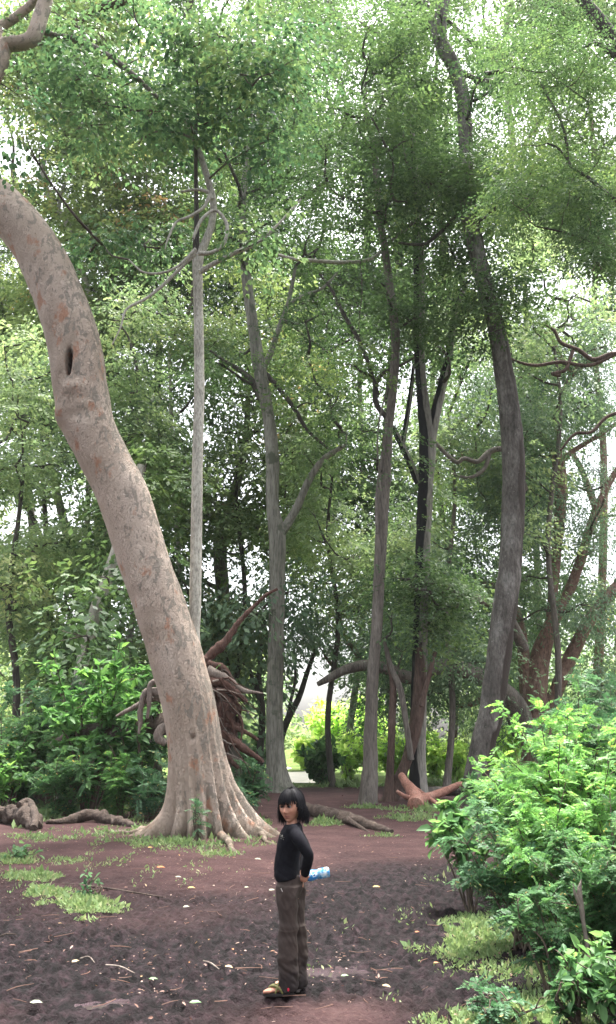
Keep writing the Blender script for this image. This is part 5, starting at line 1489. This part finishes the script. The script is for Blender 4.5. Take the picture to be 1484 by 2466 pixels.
# close cap under the strands
nu, nv = 60, 30
u = np.linspace(0, 2 * np.pi, nu, endpoint=False); v = np.linspace(.03, 1.95, nv)
X = np.sin(v)[:, None] * np.cos(u); Yh = np.sin(v)[:, None] * np.sin(u); Z = np.cos(v)[:, None] + 0 * u
cap = np.stack([X * .080, Yh * .090, Z * .096], -1)
face = (Yh > .35) & (np.abs(X) < .8)
cap[..., 1] -= np.where(face & (Z < .3), .03, 0)
W = cap @ HM.T + HT
i = np.arange(nv - 1)[:, None] * nu; j = np.arange(nu)[None, :]; k = (j + 1) % nu
mb.add(W.reshape(-1, 3), np.stack([i + j, i + nu + j, i + nu + k, i + k], -1).reshape(-1, 4), a=.2)
for q in range(1500):
    az = random.uniform(0, 2 * math.pi)                                # 90 deg = forward
    fw = math.sin(az); sd = math.cos(az)
    fringe = fw > .40 + random.uniform(-.06, .06)
    end = (.024 + random.uniform(-.02, .028) + .012 * abs(sd) + .008 * math.sin(az * 23)) if fringe else (-.085 + random.uniform(-.03, .045) - .01 * (fw < -.2))
    if not fringe and fw > .15: end += .012
    lift = random.uniform(.985, 1.05) + .10 * max(0, -fw) + (random.uniform(.02, .08) if random.random() < .07 else 0)
    v0 = random.uniform(.12, .9)
    pts = []
    z_now = 9
    vs = np.linspace(v0, 1.62, 7)
    for vv in vs:
        p = np.array([math.sin(vv) * sd * .081, math.sin(vv) * fw * .092, math.cos(vv) * .097 + .012]) * lift
        p[1] -= .012
        pts.append(p)
    pts = np.array(pts)
    if pts[-1][2] > end:
        nfall = 5
        b0 = pts[-1]
        wig = random.uniform(-.013, .013)
        for t_ in np.linspace(0, 1, nfall + 1)[1:]:
            z = b0[2] + (end - b0[2]) * t_
            inward = 1 + (.16 * t_ if fw < -.1 else -.06 * t_) + .05 * math.sin(t_ * 3)
            pts = np.vstack([pts, [b0[0] * inward + wig * t_, (b0[1] + .012) * inward - .012 + wig * t_ * .5, z]])
    else:
        above = pts[pts[:, 2] > end]
        if len(above) < 3: continue
        pts = np.vstack([above, above[-1] + (above[-1] - above[-2]) * .3 * np.array([.6, .6, 1])])
    r_ = random.uniform(.0012, .0026)
    tube(mb, pts @ HM.T + HC, np.linspace(r_, r_ * .45, len(pts)), n=len(pts) + 4, sides=4, cap=False, attr=random.random(), ref=tuple(HM @ np.array([.3, .2, .93])) if False else (.13, .97, .2))
for q in range(150):                                                   # loose strands
    az = random.uniform(0, 2 * math.pi); vv = random.uniform(.7, 1.6)
    p = np.array([math.sin(vv) * math.cos(az) * .084, math.sin(vv) * math.sin(az) * .095 - .014, math.cos(vv) * .1 + .012])
    o_ = unit(p * np.array([1, 1, .2]))
    if math.sin(az) > .5: continue
    ln = random.uniform(.03, .11)
    pts = [p, p + o_ * random.uniform(.002, .012) - np.array([0, 0, ln * .5]) + rng.normal(0, .004, 3), p + o_ * random.uniform(.0, .026) - np.array([0, 0, ln]) + rng.normal(0, .008, 3)]
    tube(mb, np.array(pts) @ HM.T + HC, [.0016, .0013, .0006], n=9, sides=4, cap=False, attr=random.random(), ref=(.13, .97, .2))
mb.build('hair', m).parent = child

# -- shirt
mb = MB()
loft(mb, [(r[0], r[1], r[2], r[3]) for r in TORSO], sides=40, sup=2.25, n=60)
for s in (-1, 1):
    P = np.array(ARM[s]); P[0] = P[0] + np.array([-.005, -s * .02, .0])
    d_ = unit(P[-1] - P[-2])
    tube(mb, P, np.array(AR) + np.array([.006, .006, .005, .004, .004, .004, .003]), n=40, sides=22)
    ball(mb, c(684, 622, s * .098), (.052, .044, .05))


def shirt_fold(V):
    k = .0035 * fbm(V * np.array([16, 10, 9]) + np.array([0, 0, 0]) + (V[:, 0:1] * 1.3 - V[:, 2:3]) * np.array([18, 0, 6]), 3, 3)
    k += .0045 * np.abs(vnoise(V * np.array([9, 8, 24]) + V[:, 0:1] * np.array([0, 0, 16]), 8)) * sstep(.95, .75, V[:, 2])
    return k


m, nt, N, Lk = mat('black_jersey')
n_ = noise(nt, 30, 4, mapped(nt))
finish(nt, ramp(nt, [(.3, (.0045, .0045, .0065)), (.7, (.0095, .0095, .0125))], n_), .95, bump(nt, noise(nt, 600, 2, mapped(nt)), .2, .002), .1)
sh = fuse(mb, 'shirt', m, .0055, 5, shirt_fold)
# the small faded print on the chest
mb = MB()
for (a, b_, r_) in [((540, 684), (556, 664), .003), ((556, 664), (560, 700), .003), ((556, 664), (578, 690), .0032), ((540, 700), (552, 712), .0025), ((562, 700), (572, 712), .0025), ((572, 672), (580, 662), .002), ((532, 672), (538, 662), .002)]:
    pa, pb_ = [], []
    for (x_, z_) in (a, b_):
        x = c(x_, z_)[0]; z = c(x_, z_)[2]
        xc, hx, hy = np.interp(-z, [-r[0][2] for r in TORSO], [r[0][0] for r in TORSO]), np.interp(-z, [-r[0][2] for r in TORSO], [r[1] for r in TORSO]), np.interp(-z, [-r[0][2] for r in TORSO], [r[2] for r in TORSO])
        q = np.clip((x - xc) / hx, -.98, .98)
        pa.append(np.array([x, -hy * (1 - abs(q) ** 2.25) ** (1 / 2.25) - .002, z]))
    tube(mb, pa, [r_, r_ * .8], n=4, sides=6)
po = mb.build('print', plain('faded_print', (.3, .29, .24), .8, .2)); po.parent = sh

# -- trousers
mb = MB()
loft(mb, PELV, sides=36, sup=2.2)
for s in (-1, 1):
    loft(mb, [(p, a, b_) for p, (a, b_) in zip(LEG[s], LR)], sides=26, n=60)


def trouser_fold(V):
    z = V[:, 2]
    k = .013 * fbm(V * np.array([13, 13, 5]) + (V[:, 0:1] * .9 + z[:, None] * .6) * np.array([8, 0, 8]), 3, 13)
    cuff = sstep(.42, .08, z)
    k += cuff * .017 * fbm(V * np.array([9, 9, 22]) + V[:, 0:1] * np.array([0, 0, 14]), 3, 6)
    knee = np.exp(-((z - .41) / .055) ** 2)
    k += .012 * knee * vnoise(V * np.array([10, 10, 30]), 15)
    seam = np.exp(-((z - .405 - .02 * V[:, 0]) / .004) ** 2)
    k += .007 * (.6 - 2 * np.abs(vnoise(np.column_stack([V[:, 0] * 9 + z * 7, V[:, 1] * 9, z * 8 - V[:, 0] * 12]), 25))) * sstep(.9, .75, z)
    return k + .0035 * seam


m, nt, N, Lk = mat('brown_canvas')
n_ = noise(nt, 14, 5, mapped(nt), .65)
mudn = noise(nt, 18, 4, mapped(nt, (1, 1, .7)), .7)
cl = ramp(nt, [(.3, (.028, .019, .0155)), (.7, (.05, .034, .0285))], n_)
sx = N.new('ShaderNodeSeparateXYZ'); tc = N.new('ShaderNodeTexCoord'); Lk.new(tc.outputs['Object'], sx.inputs[0])
dirt = math_(nt, 'SUBTRACT', mudn, math_(nt, 'MULTIPLY', sx.outputs[2], 1.6))
cl = mixc(nt, ramp(nt, [(.1, (0, 0, 0)), (.42, (1, 1, 1))], dirt), cl, (.022, .016, .016))
finish(nt, cl, .8, bump(nt, noise(nt, 300, 2, mapped(nt)), .15, .002), .3)
tr_ = fuse(mb, 'trousers', m, .0058, 3, trouser_fold)
mb = MB()  # pocket edge, drawstring end and the little red tag at the hem
tube(mb, [c(548, 1210, -.128), c(540, 1255, -.122), c(528, 1300, -.112)], [.0025] * 3, n=8, sides=6)
mb.build('pocket', plain('pocket_edge', (.03, .022, .018), .8)).parent = tr_
mb = MB()
tube(mb, [c(545, 1245, -.128), c(560, 1272, -.134), c(578, 1300, -.134)], [.0025, .003, .0025], n=8, sides=6)
mb.build('cord', plain('pale_cord', (.4, .37, .34), .8)).parent = tr_
mb = MB()
ball(mb, c(640, 2308, -.139), (.007, .003, .011))
mb.build('tag', plain('red_tag', (.55, .02, .05), .6)).parent = tr_

# -- sandals
sole_m = plain('sandal_sole', (.022, .018, .017), .75, .3)
strap_m = plain('olive_strap', (.12, .115, .035), .6, .4, .3, 60)
for s in (-1, 1):
    h_, t_ = FT[s]
    sn = None
    mb = MB()
    n = 40
    ph = np.linspace(0, 2 * np.pi, n, endpoint=False)
    cc, ss = np.cos(ph), np.sin(ph)
    hw = .039 + .008 * np.clip(cc, 0, 1)
    x = h_[0] + (t_[0] - h_[0]) * (.43 + .60 * cc)
    yv = h_[1] + (t_[1] - h_[1]) * (.43 + .6 * cc) + hw * ss
    lay = []
    for z, k in ((.004, .96), (.008, 1.0), (.018, 1.0), (.022, .96)):
        lay.append(np.column_stack([x.mean() + (x - x.mean()) * k, yv.mean() + (yv - yv.mean()) * k, np.full(n, z)]))
    V = np.array(lay)
    i = np.arange(3)[:, None] * n; j = np.arange(n)[None, :]; k = (j + 1) % n
    mb.add(V.reshape(-1, 3), np.stack([i + j, i + k, i + n + k, i + n + j], -1).reshape(-1, 4))
    mb.add(np.vstack([V[3], V[3].mean(0)]), T=[[n, q, (q + 1) % n] for q in range(n)])
    mb.add(np.vstack([V[0], V[0].mean(0)]), T=[[n, (q + 1) % n, q] for q in range(n)])
    sn = mb.build('sandal', sole_m); sn.parent = child
    def f(q, y, z): p = h_ + (t_ - h_) * q; return np.array([p[0], p[1] + y, z])
    for pts in ([f(.80, .008, .024), f(.74, .004, .054), f(.55, -.018, .064), f(.36, -.036, .05), f(.24, -.042, .022)],
                [f(.80, .008, .024), f(.74, .010, .054), f(.55, .022, .062), f(.36, .036, .05), f(.24, .042, .022)],
                [f(.52, -.04, .024), f(.46, -.03, .056), f(.42, 0, .072), f(.44, .03, .056), f(.48, .042, .024)]):
        mb = MB()
        tube(mb, pts, [.005, .007, .009, .008, .005], n=20, sides=8)
        mb.build('strap', strap_m).parent = sn

# -- the water bottle in the hand
bo = thing('water_bottle', 'clear plastic water bottle with a blue label held behind the back of the child', 'bottle', CO + NK)
m, nt, N, Lk = mat('clear_plastic_glints')
finish(nt, ramp(nt, [(.42, (.04, .25, .6)), (.52, (.3, .62, .9)), (.62, (.85, .93, .98))], noise(nt, 26, 3, mapped(nt))), .1, bump(nt, noise(nt, 60, 2, mapped(nt)), .25, .004), .5, Transmission_Weight=.45, IOR=1.2)  # blue and white glints of the clear plastic mottled into its colour
ez = np.cross(BX, np.array([0, 1.0, 0])); ez /= np.linalg.norm(ez); ey = np.cross(ez, BX)


def lathe(prof, n=30):
    mb = MB()
    ph = np.linspace(0, 2 * np.pi, n, endpoint=False)
    V = np.array([BX * s_ + (ey * np.cos(p))[None] * 0 for s_, p in [(0, 0)]])
    V = np.stack([CO + NK + BX * s_ * 1.06 + r_ * 1.1 * (np.cos(ph)[:, None] * ey + np.sin(ph)[:, None] * ez) for s_, r_ in prof])
    k_ = len(prof)
    i = np.arange(k_ - 1)[:, None] * n; j = np.arange(n)[None, :]; k = (j + 1) % n
    mb.add(V.reshape(-1, 3), np.stack([i + j, i + k, i + n + k, i + n + j], -1).reshape(-1, 4))
    return mb


prof = [(-.062, .0), (-.062, .0105), (-.045, .0115), (-.03, .013), (-.012, .022), (0, .030), (.012, .0325), (.03, .0325), (.038, .031), (.052, .028), (.066, .028), (.078, .031), (.086, .0325), (.098, .0318), (.108, .0325), (.12, .0318), (.132, .0325), (.142, .030), (.146, .024), (.143, .012), (.141, 0)]
pp = np.array(prof)
lathe([tuple(q) for q in catmull(np.column_stack([pp, np.zeros(len(pp))]), 70)[:, :2]]).build('bottle_body', m, bo)
m, nt, N, Lk = mat('bottle_label')
lc = ramp(nt, [(.42, (.02, .2, .5)), (.5, (.03, .32, .68)), (.56, (.65, .78, .85)), (.64, (.02, .1, .3))], noise(nt, 42, 3, mapped(nt, (.7, 1, 1))), 'CONSTANT')
finish(nt, lc, .3, None, .5)
lathe([(.001, .0308), (.012, .0335), (.03, .0335), (.038, .032), (.052, .029), (.058, .0287)]).build('label', m, bo)
lathe([(-.066, 0), (-.066, .0125), (-.065, .0135), (-.05, .0135), (-.05, .0118)]).build('cap', plain('blue_cap', (.03, .15, .5), .4), bo)
